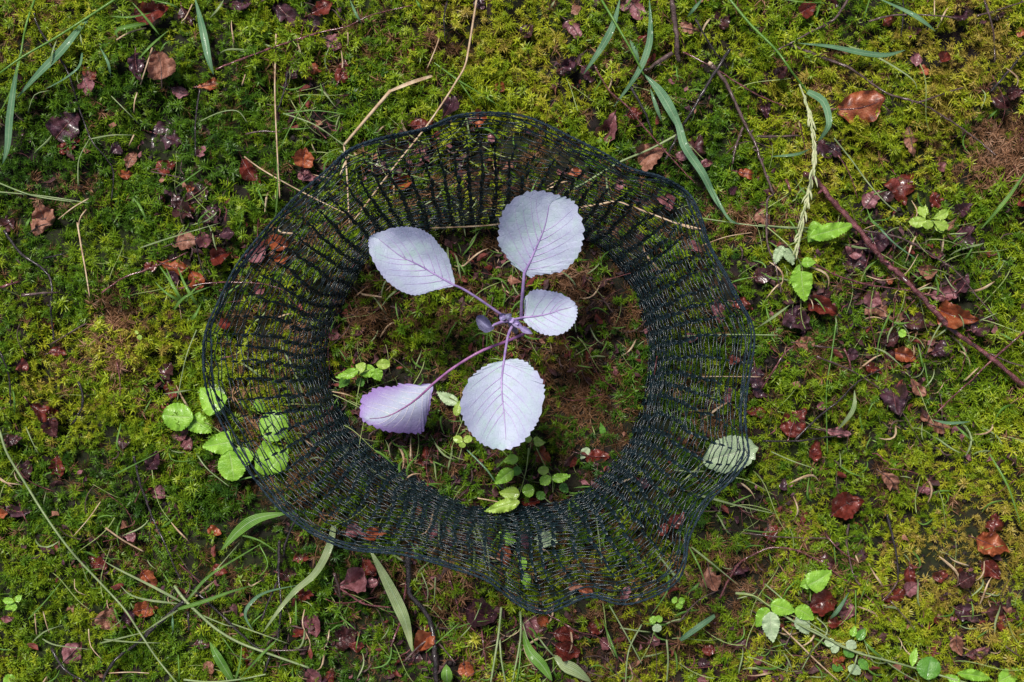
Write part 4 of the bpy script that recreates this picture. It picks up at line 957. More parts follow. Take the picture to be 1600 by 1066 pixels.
plant('bright trefoil just under the lowest cabbage leaf', (724, 692),
  [((723,690),(708,684),12,0.026,'round','green_yellow'),((724,689),(738,684),12,0.026,'round','green_yellow'),((723,691),(722,700),11,0.026,'round','green_yellow')], [([(716,720),(720,706),(723,690)],0.6,0.012)])
plant('small trefoil peeping from behind the lowest cabbage leaf', (832, 700),
  [((826,692),(824,680),12,0.026,'round','green_yellow'),((834,690),(842,684),10,0.026,'round','green_yellow'),((834,692),(852,692),13,0.026,'ovate','green_yellow')], [([(826,712),(828,702),(830,692)],0.6,0.012)])
plant('bright leafy sprig by the left foot of the net inside the ring', (575, 590),
  [((560,578),(524,590),15,0.024,'ovate'),((570,578),(556,570),20,0.022,'ovate','green_yellow'),((585,575),(562,586),20,0.026,'ovate'),((588,570),(610,568),16,0.026,'round','green_yellow'),
   ((586,576),(594,596),19,0.028,'ovate'),((545,588),(530,606),16,0.016,'ovate','green_dark'),((560,590),(566,604),14,0.014,'round','green_dark')],
  [([(556,640),(560,610),(566,582)],0.8,0.012),([(545,588),(566,582),(586,574)],0.7,0.02)])
plant('yellow-green creeper with pointed leaves at the lower foot of the net', (815, 765),
  [((810,716),(786,721),16,0.034,'ovate'),((802,734),(772,756),22,0.032,'ovate'),((795,774),(812,772),0.1+16,0.02,'round'),((812,772),(780,770),22,0.03,'ovate','green_yellow'),
   ((812,784),(757,800),20,0.034,'ovate','green_yellow'),((812,730),(802,744),14,0.02,'ovate','green_dark')],
  [([(826,700),(822,735),(812,772)],0.8,0.018),([(780,700),(806,725),(822,750)],0.6,0.014)], name='creeping_seedling')
plant('green sprig of rounded leaflets near the lower foot of the net', (850, 740),
  [((840,736),(858,734),14,0.032,'round','green_yellow'),((862,748),(892,743),15,0.034,'ovate'),((860,744),(844,756),17,0.030,'round'),((835,764),(816,768),21,0.026,'round','green_leaf'),((838,770),(852,778),14,0.018,'round','green_dark'),((876,756),(888,770),14,0.014,'ovate','green_dark')],
  [([(838,700),(850,725),(862,748),(864,770)],0.7,0.014)])
plant('pale and green leaf pair hidden beside the drooping purple leaf', (700, 622),
  [((716,630),(682,612),18,0.02,'ovate','green_pale'),((712,650),(718,626),13,0.02,'ovate','green_yellow')], [([(720,660),(715,640),(700,622)],0.8,0.012)])
plant('tiny two-leaved sprout on open moss between soil and clump', (215, 522),
  [((216,522),(211,517),5,0.02,'round','green_yellow'),((217,523),(219,531),8,0.02,'round','green_yellow')], [([(218,535),(216,526)],0.5,0.014)])
plant('tiny round bright leaf on a thread stem below the dark leaf', (1420, 528),
  [((1416,524),(1404,518),13,0.024,'round','green_leaf')], [([(1445,545),(1435,530),(1416,524)],0.6,0.016)])
plant('small lobed seedling below the net rim near the green stem', (1025, 972),
  [((1025,972),(1015,966),13,0.02,'round'),((1026,971),(1034,964),12,0.02,'round'),((1026,975),(1028,988),15,0.02,'round','green_pale')], [([(1024,990),(1025,974)],0.5,0.012)])
plant('small green sprout against the net rim near the brown twig', (1060, 940),
  [((1058,940),(1050,936),11,0.02,'round'),((1060,940),(1070,938),11,0.02,'round'),((1060,942),(1064,952),12,0.018,'ovate')], [([(1062,955),(1060,942)],0.5,0.012)])
plant('lacy dark green seedling at the frame edge in deep moss', (20, 942),
  [((22,940),(4,938),11,0.022,'round'),((24,942),(8,952),10,0.02,'round'),((24,940),(34,930),10,0.022,'ovate'),((24,944),(20,956),9,0.02,'ovate')], [([(24,955),(24,942)],0.6,0.014)])
plant('round leaf cut by the bottom edge close to the frame corner', (15, 1062),
  [((6,1070),(24,1058),20,0.018,'round')], [([(4,1075),(8,1070)],0.6,0.01)])
plant('sprouts of green leaves in the shade under the net', (800, 850),
  [((775,838),(805,834),16,0.018,'narrow'),((780,845),(808,846),14,0.016,'narrow','green_leaf'),((835,842),(868,838),18,0.016,'narrow','green_pale'),((838,850),(872,846),16,0.016,'narrow','green_pale'),
   ((815,870),(820,890),14,0.016,'ovate'),((818,895),(824,920),16,0.016,'ovate','green_leaf')], [([(815,870),(820,905)],0.8,0.01)])
plant('violet flowered sprig inside the ring by the right foot of the net', (925, 660),
  [((938,660),(950,690),10,0.014,'narrow','green_dark'),((920,700),(908,718),14,0.014,'ovate','green_pale')], [([(930,680),(925,665)],0.7,0.012)])

# ------------------------------------------------------------------ red cabbage seedling
def z1(px, py, sc): return (530+px/3.2, 280+py/3.2) if sc == 1 else (500+px/3.2, 520+py/3.2)
cab = empty('cabbage_seedling', G(800, 515, 0.0)); tag(cab, 'pale lilac red cabbage seedling with five open leaves in the netting ring', 'cabbage plant')
CEN = (800, 512)
def cabbage_leaf(sc, outline, midrib, petiole, zb, zt, teeth, tooth, mat, seed, cup=0.3, ruf=6.0, pw=3.4, pm='cab_stem', pz=None, nv=7, droop=0.0, voff=0.0004):
    O = [z1(*p, sc) for p in outline]; Mi = [z1(*p, sc) for p in midrib]
    b = np.array(Mi[0]); t = np.array(Mi[-1]); L = np.linalg.norm(t-b); d = (t-b)/L
    def zf(x, y):
        s = ((x-b[0])*d[0]+(y-b[1])*d[1])/L
        return zb+(zt-zb)*s-droop*s*s
    n = 260
    V, F, UV, ev, sp, side, ms, MiC = surf_leaf(O, Mi, zf, n=n, rings=12, teeth=teeth, tooth=tooth, seed=seed, cup=cup, ruffle=ruf,
                                                crumple=0.0008, crs=0.03, fwd=0.27, fold=0.04)
    # quilted blade between the lateral veins
    lf = mesh_obj('leaf', V, F, M[mat], cab, uv=UV)
    # midrib continuing as the petiole
    C = []
    for s in np.linspace(0, 0.97, 16):
        x = np.interp(s, np.linspace(0, 1, 25), MiC[:, 0]); y = np.interp(s, np.linspace(0, 1, 25), MiC[:, 1])
        i = int(np.argmin(np.abs(ms-s))); _, z = ev(i, 0.0); C.append((x, y, z+voff))
    Pt = [(*z1(*p, sc), zz) for p, zz in zip(petiole, pz)]
    allp = catmull(Pt, 16).tolist()+C[1:]
    R = np.concatenate([np.linspace(pw, pw*0.75, 16), np.linspace(pw*0.7, 0.5, 15)**1.0])*S*0.62
    V, F = [], []; tube(V, F, [P(*c) for c in allp], R, 8, 0.03, flat=0.8); mesh_obj('petiole', V, F, M[pm], lf)
    # lateral veins
    V, F = [], []
    for sgn in (-1, 1):
        cand = [i for i in range(n) if side[i] == sgn]
        for q in range(nv):
            s0 = 0.05+0.72*(q+(0.25 if sgn > 0 else 0.0)+random.uniform(-0.12, 0.12))/nv
            i = min(cand, key=lambda k: abs(ms[k]-s0))
            cc = []; rmax = 0.92
            # the vein leaves the midrib at an angle and sweeps forward along neighbouring outline points
            ti = int(np.argmax(sp)); fwd_n = (ti-i) % n; back_n = (i-ti) % n
            st_, room = (1, fwd_n) if fwd_n < back_n else (-1, back_n)
            for r in np.linspace(0.0, rmax*random.uniform(0.88, 1.0), 10):
                u = min(room-1.001, (r**1.4)*17); k0 = int(max(0, u)); fr_ = max(0, u)-k0
                pa, za = ev((i+st_*k0) % n, r); pb, zb_ = ev((i+st_*(k0+1)) % n, r)
                pt = pa*(1-fr_)+pb*fr_; z = za*(1-fr_)+zb_*fr_
                cc.append(P(pt[0], pt[1], z+0.00012))
            cc = np.array(cc); cc[1:-1] = (cc[:-2]+cc[1:-1]*2+cc[2:])/4
            keep = [0]+[a for a in range(1, len(cc)) if np.linalg.norm(cc[a]-cc[a-1]) > 3e-4]
            if len(keep) < 4: continue
            cc = cc[keep]
            tube(V, F, cc, np.linspace(0.00036, 0.00005, len(cc)), 5, flat=0.4)
    mesh_obj('veins', V, F, M['cab_vein' if mat == 'cabbage' else 'cab_vein_pale'], lf)
    return lf
ZC = 0.065
cabbage_leaf(1, [(575,530),(565,460),(540,380),(500,330),(470,290),(440,268),(400,248),(340,238),(280,242),(220,260),(175,275),(150,295),(148,340),(165,400),(200,460),(240,510),(300,555),(360,578),(400,578),(450,562),(520,545)],
    [(575,530),(500,488),(400,430),(300,380),(190,292)], [(850,700),(800,670),(700,600),(620,550),(575,530)], 0.098, 0.112, 46, 2.2, 'cabbage', 1, cup=0.3, ruf=4, nv=6, pz=[ZC, 0.072, 0.086, 0.094, 0.0985])
cabbage_leaf(1, [(925,470),(870,430),(840,390),(812,350),(795,315),(798,260),(803,210),(825,150),(870,105),(920,72),(970,60),(1030,62),(1090,80),(1140,95),(1180,120),(1195,160),(1215,210),(1222,265),(1215,320),(1200,370),(1165,420),(1120,455),(1050,470),(985,478),(965,492),(945,485)],
    [(925,470),(955,410),(990,330),(1030,230),(1052,110)], [(912,700),(912,640),(918,560),(925,470)], 0.096, 0.118, 36, 4.4, 'cabbage', 2, cup=0.2, ruf=3.5, pz=[ZC, 0.075, 0.088, 0.0965], pw=4.6, nv=6)
cabbage_leaf(1, [(925,690),(928,630),(932,590),(960,560),(1000,552),(1050,560),(1100,570),(1150,595),(1185,630),(1190,670),(1180,710),(1155,745),(1120,770),(1070,782),(1020,775),(980,755),(945,730),(922,705)],
    [(925,690),(980,686),(1050,672),(1100,655),(1165,640)], [(858,705),(890,698),(925,690)], 0.082, 0.092, 38, 2.6, 'cabbage', 3, cup=0.5, ruf=6, pz=[ZC+0.006, 0.077, 0.0825], pw=3.2, nv=5)
cabbage_leaf(2, [(920,138),(880,150),(830,165),(780,200),(740,240),(715,300),(702,370),(715,430),(740,480),(780,530),(810,555),(870,580),(935,583),(980,570),(1020,540),(1060,490),(1090,440),(1110,380),(1122,300),(1115,250),(1095,210),(1060,175),(1030,148),(980,132)],
    [(920,138),(908,240),(912,330),(922,420),(930,545)], [(978,-60),(945,0),(930,70),(920,138)], 0.094, 0.112, 38, 3.6, 'cabbage', 4, cup=0.25, ruf=6, pz=[ZC, 0.074, 0.086, 0.0945], pw=3.6, nv=6)
cabbage_leaf(2, [(562,258),(480,262),(400,253),(385,268),(330,270),(265,280),(255,297),(210,320),(205,360),(198,400),(215,440),(260,465),(330,492),(400,500),(440,502),(500,502),(522,480),(530,430),(545,380),(555,320)],
    [(562,258),(490,325),(420,375),(330,420),(240,430)], [(1020,5),(940,40),(800,95),(660,180),(562,258)], 0.062, 0.052, 30, 3.4, 'cabbage_purple', 5, cup=-0.5, ruf=6, pz=[0.05, 0.058, 0.068, 0.066, 0.0625], pm='cab_stem_dark', pw=3.8, droop=0.005, nv=6)
# curled youngest leaf
O = [z1(*p, 1) for p in [(775,748),(735,768),(700,745),(685,710),(690,685),(715,680),(745,700),(765,735)]]; Mi = [z1(*p, 1) for p in [(775,748),(740,735),(700,700)]]
V, F, UV, *_ = surf_leaf(O, Mi, lambda x, y: 0.082-(775/3.2+530-x)*S*0.35, n=80, rings=7, teeth=16, tooth=1.6, seed=8, cup=9.0, fold=0.5, ruffle=4)
yl = mesh_obj('young_leaf', V, F, M['cab_young'], cab, uv=UV)
V, F = [], []; tube(V, F, [P(*z1(*p, 1), z) for p, z in (((858,708),0.072),((810,715),0.076),((775,728),0.080),((760,742),0.082))], [0.0013,0.0011,0.001,0.0007], 7); mesh_obj('petiole', V, F, M['cab_stem'], yl)
# main stem and bud scales at the heart
V, F = [], []
tube(V, F, [G(804, 516, -0.01), G(806, 518, 0.01), P(803, 514, 0.045), P(798, 503, 0.062), P(795, 497, ZC+0.006)], [0.0022, 0.0022, 0.0024, 0.0027, 0.0018], 9, 0.04)
mesh_obj('stem', V, F, M['cab_stem'], cab)
for a, b, wd in (((800,698),(842,676),18),((826,708),(806,676),17),((862,706),(922,750),17),((905,742),(968,774),16),((858,694),(834,676),18),((850,716),(872,692),14),((878,722),(900,708),12)):
    out, mid = ovate(z1(*a, 1), z1(*b, 1), wd/1.6, 'ovate'); z0 = ZC+0.010
    V, F, UV, *_ = surf_leaf(out, mid, lambda x, y: z0-abs(x-795)*S*0.4, n=30, rings=3, cup=8, fold=0.6, seed=3)
    mesh_obj('bud_scale', V, F, M['cab_young' if wd == 18 else 'cab_bud'], cab, uv=UV)

# ------------------------------------------------------------------ netting collar
RIM = [(760,177),(820,183),(880,210),(935,235),(975,257),(1030,275),(1080,308),(1100,345),(1110,385),(1135,430),(1160,480),(1178,520),(1172,570),(1165,640),(1172,700),(1150,745),(1110,780),(1085,830),(1070,880),(1050,915),(1000,940),(960,945),(915,935),(880,948),(840,960),(800,945),(760,910),(700,885),(640,870),(580,860),(520,845),(470,820),(430,785),(390,735),(350,670),(325,620),(318,560),(325,500),(345,460),(380,400),(420,355),(460,310),(500,275),(545,235),(600,215),(660,202),(705,185)]
FOOTL = [(700,360),(780,355),(850,362),(905,372),(950,400),(985,450),(1003,500),(1012,560),(1005,620),(985,680),(960,718),(930,745),(880,778),(800,790),(740,788),(690,768),(640,738),(590,702),(555,670),(530,620),(515,560),(520,520),(540,470),(560,430),(585,392),(625,368),(660,362)]
CX, CY = 755, 568
def polar(pts):
    c = catmull(pts, 600, True); a = np.arctan2(-(c[:, 1]-CY), c[:, 0]-CX); r = np.hypot(c[:, 0]-CX, c[:, 1]-CY)
    o_ = np.argsort(a); a, r = a[o_], r[o_]
    return np.concatenate([a-2*math.pi, a, a+2*math.pi]), np.concatenate([r, r, r])
RA, RR = polar(RIM); FA, FR = polar(FOOTL)
def cyc(th, fr, seed):      # smooth noise round the ring
    return float(vnoise(math.cos(th)*fr+20, math.sin(th)*fr+20, seed))
def net_pt(th, f, layer):
    """point on the netting wall; f 0 at the foot, 1 at the rim"""
    th_ = ((th+math.pi) % (2*math.pi))-math.pi
    ro = np.interp(th_, RA, RR); ri = np.interp(th_, FA, FR)
    zr = 0.150+0.014*cyc(th, 2.6, 51)+0.006*cyc(th, 7, 52)
    if layer == 0:
        g = f
        z = 0.004+zr*(f**0.85)
        # shallow pleats, tight at the foot and smoothing out at the rim
        pl = max(0.0, 1-f)**0.8
        amp = 0.6+0.5*cyc(th, 5, 53)
        ph = 40*th+0.8*cyc(th, 4, 54)
        z += 0.006*pl*f**0.3*amp*math.cos(ph)
        g += 0.010*pl*amp*math.cos(ph)
        th2 = th+0.010*pl*math.sin(17*th+2.0*cyc(th, 3, 58))+0.020*cyc(th, 6, 56)+0.035*float(vnoise(math.cos(th)*5+f*2.2, math.sin(th)*5+7, 66))*f
    else:
        # the foot of the netting doubled under
        g = 0.015+f*(0.26+0.12*cyc(th, 4, 57))
        z = 0.002+0.030*f
        th2 = th+0.03*cyc(th, 7, 59)
    g += 0.018*float(vnoise(math.cos(th)*9+f*4, math.sin(th)*9, 60+layer))*math.sin(math.pi*min(1, f*1.05))
    z += 0.004*float(vnoise(math.cos(th)*12+f*5, math.sin(th)*12+3, 62+layer))*f
    r = ri+(ro-ri)*g
    x = CX+r*math.cos(th2); y = CY-r*math.sin(th2)
    z += float(H((x-800)*S, (533-y)*S))*(1-f)
    return P(x, y, z)
collar = empty('net_collar', G(CX, CY, 0)); tag(collar, 'dark green netting ring flaring round the cabbage seedling', 'netting')
def build_net(layer, Nn, rows, rs_, rj):
    V, F = [], []
    rs = random.Random(5+layer)
    top, bot = {}, {}
    fr = [0.64*(k/rows)+0.36*(k/rows)**2 for k in range(rows+1)]
    for k in range(rows+1):
        for j in range(Nn):
            th = 2*math.pi*(j+0.5*(k % 2)+rs.gauss(0, 0.025)+0.25*vnoise(k*0.1, j*0.15, 77+layer))/Nn
            f = min(1, max(0, fr[k]+rs.gauss(0, 0.0022+0.004*fr[k])+0.012*fr[k]*float(vnoise(j*0.5, k*0.4, 74))))
            h = 0.32*(fr[min(rows, k+1)]-fr[max(0, k-1)])/2
            bot[k, j] = np.array(net_pt(th, max(0, f-h), layer)); top[k, j] = np.array(net_pt(th, min(1, f+h), layer))
            if k < rows:
                # the knitted rib: three loops side by side
                d = top[k, j]-bot[k, j]; mm = (top[k, j]+bot[k, j])/2
                sd_ = np.cross(d, (0, 0, 1.0)); sd_ /= np.linalg.norm(sd_)+1e-9
                spr = (0.0019-0.0017*f)*rs.uniform(0.8, 1.2)
                ln = (1.8 if f < 0.55 else max(0.55, 1.8-3.4*(f-0.55))) if layer == 0 else 1.5
                for q in ((-1, -0.35, 0.35, 1) if f < 0.5 else (-0.8, 0, 0.8) if f < 0.75 else (-0.5, 0.5)):
                    oo = sd_*spr*q; zz = np.array([0, 0, rs.uniform(-0.0007, 0.0007)])
                    tube(V, F, [mm-d*ln+oo*0.3, mm-d*0.5+oo+zz, mm+d*0.5+oo+zz, mm+d*ln+oo*0.3], [rj*0.7, rj, rj, rj*0.7], 4)
    for k in range(rows):
        for j in range(Nn):
            nb = ((j, (j-1) % Nn) if k % 2 == 0 else ((j+1) % Nn, j))
            for q, j2 in enumerate(nb):
                a, b = top[k, j], bot[k+1, j2]
                m = (a+b)/2; L = np.linalg.norm(b-a)
                m = m+np.array([rs.gauss(0, 1), rs.gauss(0, 1), rs.gauss(0, 1)-0.6])*L*0.05
                tube(V, F, [a, m, b], [rs_, rs_*0.9, rs_], 4)
    return V, F
for layer, Nn, rows in ((0, 42, 32), (1, 38, 8)):
    V, F = build_net(layer, Nn, rows, 0.00042, 0.00042)
    mo = mesh_obj('net_wall', V, F, M['net'], collar); mo['kind'] = 'stuff'
    if layer: mo['label'] = 'outer looser layer of the netting'
def cord(foff, zoff, amp, seed, r):
    C = []
    n = 700
    for i in range(n+1):
        th = 2*math.pi*(i % n)/n
        p = np.array(net_pt(th, 1.0-foff*(0.5+0.5*cyc(th, 4, seed)), 0))+np.array([0, 0, zoff+amp*cyc(th, 6, seed+1)])
        C.append(p)
    C = np.array(C); V, F = [], []
    T, Sd, N = frames(C)
    for s in (0, math.pi):
        tw = np.arange(n+1)*2*math.pi*round(n*0.18)/n+s
        D = C+Sd*(np.cos(tw)*r*0.75)[:, None]+N*(np.sin(tw)*r*0.75)[:, None]
        tube(V, F, D, r, 5)
    return V, F
for foff, zoff, amp, seed, r in ((0.0, 0.001, 0.001, 80, 0.00055), (0.075, 0.0015, 0.002, 84, 0.00045), (0.14, -0.002, 0.003, 88, 0.00034)):
    V, F = cord(foff, zoff, amp, seed, r); mesh_obj('rim_cord', V, F, M['cord'], collar)

# ------------------------------------------------------------------ moss (nobody could count the shoots)
def moss_variants(prefix, count, mat, llen, lw, nl, slen, curl, lean_rng, seed, small=0):
    col = bpy.data.collections.new(prefix); rs = random.Random(seed)
    for v in range(count+small):
        if v == count: llen, lw, nl, slen, curl = llen*0.62, lw*0.7, int(nl*1.7), slen*1.15, curl*1.3
        V, F = [], []
        lean = rs.uniform(*lean_rng); az = rs.uniform(0, 6.28)
        d = np.array([math.sin(lean)*math.cos(az), math.sin(lean)*math.sin(az), math.cos(lean)])
        L = slen*rs.uniform(0.75, 1.25)
        bend = np.array([rs.uniform(-0.3, 0.3), rs.uniform(-0.3, 0.3), 0])
        stem = [d*L*t+bend*L*t*t+np.array([0, 0, -0.001]) for t in (0, 0.5, 1.0)]
        tube(V, F, stem, [0.00028, 0.00025, 0.00015], 3)
        for k in range(nl):
            t = (k+0.5)/nl; t = 0.12+0.88*t**0.7
            p = d*L*t+bend*L*t*t
            tn = d+2*bend*t; tn /= np.linalg.norm(tn)
            a = k*2.399+rs.uniform(-0.4, 0.4)
            e1 = np.cross(tn, (0, 0, 1.0) if abs(tn[2]) < 0.9 else (1.0, 0, 0)); e1 /= np.linalg.norm(e1); e2 = np.cross(tn, e1)
            out = e1*math.cos(a)+e2*math.sin(a)
            up = 0.25+0.75*t**2+rs.uniform(-0.15, 0.2)
            ld = out+tn*up; ld /= np.linalg.norm(ld)
            ll = llen*rs.uniform(0.65, 1.2)*(0.6+0.4*math.sin(math.pi*min(1, t*0.9+0.1)))
            sd_ = np.cross(ld, tn); sd_ /= np.linalg.norm(sd_)+1e-9
            nr = np.cross(sd_, ld); w0 = lw*rs.uniform(0.75, 1.2)
            cr = curl*rs.uniform(0.3, 1.4)*rs.choice((1, 1, -0.6))
            pts = [p+ld*ll*u+nr*(-cr*ll*u*u)+tn*(0) for u in (0, 0.4, 0.75, 1.0)]
            b = len(V)
            for q, ww in ((0, 0.55), (1, 1.0), (2, 0.7)):
                V.append(tuple(pts[q]-sd_*w0*ww/2+nr*w0*0.15)); V.append(tuple(pts[q]+sd_*w0*ww/2))
            V.append(tuple(pts[3]))
            F += [(b, b+1, b+3, b+2), (b+2, b+3, b+5, b+4), (b+4, b+5, b+6)]
        me = bpy.data.meshes.new('%s_shoot_%02d' % (prefix, v)); me.from_pydata([tuple(map(float, q)) for q in V], [], F); me.materials.append(mat); me.update()
        col.objects.link(bpy.data.objects.new(me.name, me))
    return col
def scatter(name, label, cat, pts, scl, rot, tint, idx, col, kind='stuff'):
    me = bpy.data.meshes.new(name); me.from_pydata(pts.tolist(), [], [])
    for an, dt, key, arr in (('scl', 'FLOAT', 'value', scl), ('rot', 'FLOAT_VECTOR', 'vector', rot), ('tint', 'FLOAT', 'value', tint), ('idx', 'INT', 'value', idx)):
        at = me.attributes.new(an, dt, 'POINT'); at.data.foreach_set(key, np.ascontiguousarray(arr).ravel())
    o = link(bpy.data.objects.new(name, me)); tag(o, label, cat, None, kind)
    ng = bpy.data.node_groups.new(name+'_scatter', 'GeometryNodeTree')
    ng.interface.new_socket('Geometry', in_out='INPUT', socket_type='NodeSocketGeometry'); ng.interface.new_socket('Geometry', in_out='OUTPUT', socket_type='NodeSocketGeometry')
    gi = ng.nodes.new('NodeGroupInput'); go = ng.nodes.new('NodeGroupOutput')
    iop = ng.nodes.new('GeometryNodeInstanceOnPoints'); ci = ng.nodes.new('GeometryNodeCollectionInfo')
    ci.inputs['Collection'].default_value = col; ci.inputs['Separate Children'].default_value = True
    def na(nm, dt):
        n = ng.nodes.new('GeometryNodeInputNamedAttribute'); n.data_type = dt; n.inputs[0].default_value = nm
        return next(s for s in n.outputs if s.enabled and s.name == 'Attribute')
    ng.links.new(gi.outputs[0], iop.inputs['Points']); ng.links.new(ci.outputs[0], iop.inputs['Instance'])
    iop.inputs['Pick Instance'].default_value = True
    ng.links.new(na('idx', 'INT'), iop.inputs['Instance Index'])
    e2r = ng.nodes.new('FunctionNodeEulerToRotation'); ng.links.new(na('rot', 'FLOAT_VECTOR'), e2r.inputs[0]); ng.links.new(e2r.outputs[0], iop.inputs['Rotation'])
    cx = ng.nodes.new('ShaderNodeCombineXYZ')
    s = na('scl', 'FLOAT')
    for k in range(3): ng.links.new(s, cx.inputs[k])
    ng.links.new(cx.outputs[0], iop.inputs['Scale']); ng.links.new(iop.outputs[0], go.inputs[0])
    md = o.modifiers.new('scatter', 'NODES'); md.node_group = ng
    return o
def moss_material(name, stops, rough=0.42, trans=0.16, coat=0.0):
    m, nt = new_mat(name)
    at = N_(nt, 'ShaderNodeAttribute', attribute_type='INSTANCER', attribute_name='tint')
    col = ramp(nt, at.outputs['Fac'], stops)
    var = ramp(nt, noise(nt, 900, 2), [(0.3, (0.45, 0.45, 0.45)), (0.7, (1.3, 1.3, 1.3))])
    col = mixc(nt, 1.0, col, var, 'MULTIPLY')
    finish(nt, col, rough, 0.32, coat, trans)
    return m
MG = moss_material('green_moss', [(0.0, (0.035, 0.10, 0.010)), (0.3, (0.11, 0.23, 0.011)), (0.6, (0.26, 0.37, 0.014)), (0.85, (0.46, 0.50, 0.025)), (1.0, (0.42, 0.32, 0.06))])
MB_ = moss_material('brown_moss', [(0.0, (0.05, 0.025, 0.012)), (0.4, (0.17, 0.085, 0.035)), (0.75, (0.34, 0.17, 0.09)), (1.0, (0.45, 0.27, 0.17))], 0.55, 0.15)
colG = moss_variants('green_moss', 14, MG, 0.0050, 0.00070, 26, 0.0120, 0.55, (0.35, 1.42), 3, 12)
colB = moss_variants('brown_moss', 8, MB_, 0.0072, 0.00056, 18, 0.010, 0.8, (0.3, 1.4), 4)
# mossy, brown and bare areas: (px, py, rx, ry, strength)
BROWN = [(890,600,75,60,1.0),(585,490,40,35,0.9),(800,400,75,40,0.5),(960,490,45,60,0.75),(760,450,60,60,0.35),(850,530,90,60,0.6),(930,660,60,50,0.6),(1580,240,50,60,1.1),(1545,275,50,35,0.7),(690,70,35,30,0.7),
         (190,490,45,35,0.7),(140,740,30,30,0.6),(170,560,60,40,0.4),(640,520,70,60,0.35),(700,720,90,50,0.4),(350,905,60,50,0.45),(1150,350,60,30,0.8),(1150,930,80,60,0.5),(1100,985,90,60,0.4),
         (1000,1000,110,60,0.5),(1270,880,90,70,0.3),(760,990,100,60,0.45),(1340,570,120,90,0.25),(1280,770,60,40,0.4),(380,490,40,30,0.3),(900,440,50,40,0.6),(1000,150,60,60,0.3),(470,720,100,80,0.3)]
BARE = [(300,310,42,42,1.0),(1160,800,42,34,0.9),(335,375,45,30,0.7),(720,235,70,35,0.6),(640,225,40,40,0.5),(1190,560,40,60,0.5),(600,590,60,40,0.5),(560,660,60,50,0.5),(680,700,110,50,0.5),(900,740,70,30,0.7),
        (740,400,120,30,0.5),(250,790,25,20,0.7),(130,900,40,22,0.6),(180,960,35,30,0.6),(290,930,40,25,0.5),(1220,480,60,60,0.4),(1330,480,50,40,0.3),(1480,870,50,40,0.4),(1540,960,60,40,0.4),(1440,780,40,30,0.4),(1500,1010,60,30,0.4),
        (1190,1000,40,20,0.4),(650,980,60,60,0.5),(870,1000,90,40,0.4),(930,120,60,50,0.4),(230,240,30,25,0.5),(260,600,30,30,0.6),(490,170,40,40,0.4),(840,490,180,140,0.12),(620,440,60,50,0.5),(560,480,40,60,0.4),(930,540,60,80,0.4),(1400,420,120,80,0.35),(1450,540,80,60,0.35),(800,1000,300,60,0.3),(1200,1020,150,50,0.3)]
def field(lst, px, py):
    f = np.zeros_like(px)
    for x, y, rx, ry, s in lst: f = np.maximum(f, s*np.exp(-(((px-x)/rx)**2+((py-y)/ry)**2)**1.2*0.8))
    return f
def cells(hx, hy, sp):
    gx, gy = np.meshgrid(np.arange(-hx, hx, sp), np.arange(-hy, hy, sp), indexing='ij')
    x = gx.ravel()+rng.uniform(-sp*0.6, sp*0.6, gx.size); y = gy.ravel()+rng.uniform(-sp*0.6, sp*0.6, gx.size)
    return x, y
x, y = cells(0.60, 0.45, 0.0034)
x2, y2 = cells(1.5, 1.3, 0.0072)
k = (np.abs(x2) > 0.59) | (np.abs(y2) > 0.44); x2, y2 = x2[k], y2[k]
far = np.concatenate([np.zeros(len(x)), np.ones(len(x2))]); x = np.concatenate([x, x2]); y = np.concatenate([y, y2])
px, py = x/S+800, 533-y/S
brown = field(BROWN, px, py)+0.12*(((px-765)/235)**2+((py-568)/205)**2 < 1)+0.35*np.clip(vnoise(x*17, y*17, 90)-0.1, 0, 1)+0.22*np.clip(vnoise(x*45, y*45, 91), 0, 1)  # dead moss patches; the ring-wide share also paints in the netting's shade
bare = 0.85*field(BARE, px, py)+0.6*np.clip(vnoise(x*28, y*28, 92)-0.15, 0, 1)+0.8*np.clip(vnoise(x*75, y*75, 93)-0.05, 0, 1)
press = np.zeros_like(x)
for fx, fy, la, lb, an in FOOT:
    near = (np.abs(px-fx) < la*1.5) & (np.abs(py-fy) < la*1.5)
    dx, dy = px[near]-fx, -(py[near]-fy)
    u = dx*math.cos(an)+dy*math.sin(an); v = -dx*math.sin(an)+dy*math.cos(an)
    rr = (u/(la+2))**2+(v/(lb+2))**2
    press[near] = np.maximum(press[near], np.clip(1.35-rr, 0, 1))
keep = rng.random(len(x)) > np.clip(bare*0.72, 0, 0.85)
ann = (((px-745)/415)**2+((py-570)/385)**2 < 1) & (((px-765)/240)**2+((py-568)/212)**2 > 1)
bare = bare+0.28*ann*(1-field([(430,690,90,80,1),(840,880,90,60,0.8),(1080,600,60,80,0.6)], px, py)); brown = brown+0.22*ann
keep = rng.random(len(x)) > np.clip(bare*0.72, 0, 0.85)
isb = rng.random(len(x)) < np.clip(brown*1.0, 0, 0.93)
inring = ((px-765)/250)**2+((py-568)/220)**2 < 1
z = H(x, y)-0.0015
scl = rng.uniform(0.75, 1.3, len(x))*(1-0.5*press)*(1+0.9*far)*(1-0.15*np.clip(bare, 0, 1))*(1+0.28*vnoise(x*26, y*26, 101))
ht = 0.0055*np.clip(vnoise(x*42, y*42, 94)+0.25, 0, 1)*(1-press)
z = z+ht
rot = np.stack([rng.normal(0, 0.28, len(x)), rng.normal(0, 0.28, len(x)), rng.uniform(0, 6.283, len(x))], 1)
right = np.clip((px-900)/700, 0, 1)
tint = 0.44+0.24*vnoise(x*8, y*8, 95)+0.22*vnoise(x*30, y*30, 96)+rng.normal(0, 0.13, len(x))+0.10*right-0.18*inring  # tint lowered inside the ring: shade of the netting put into the moss colour
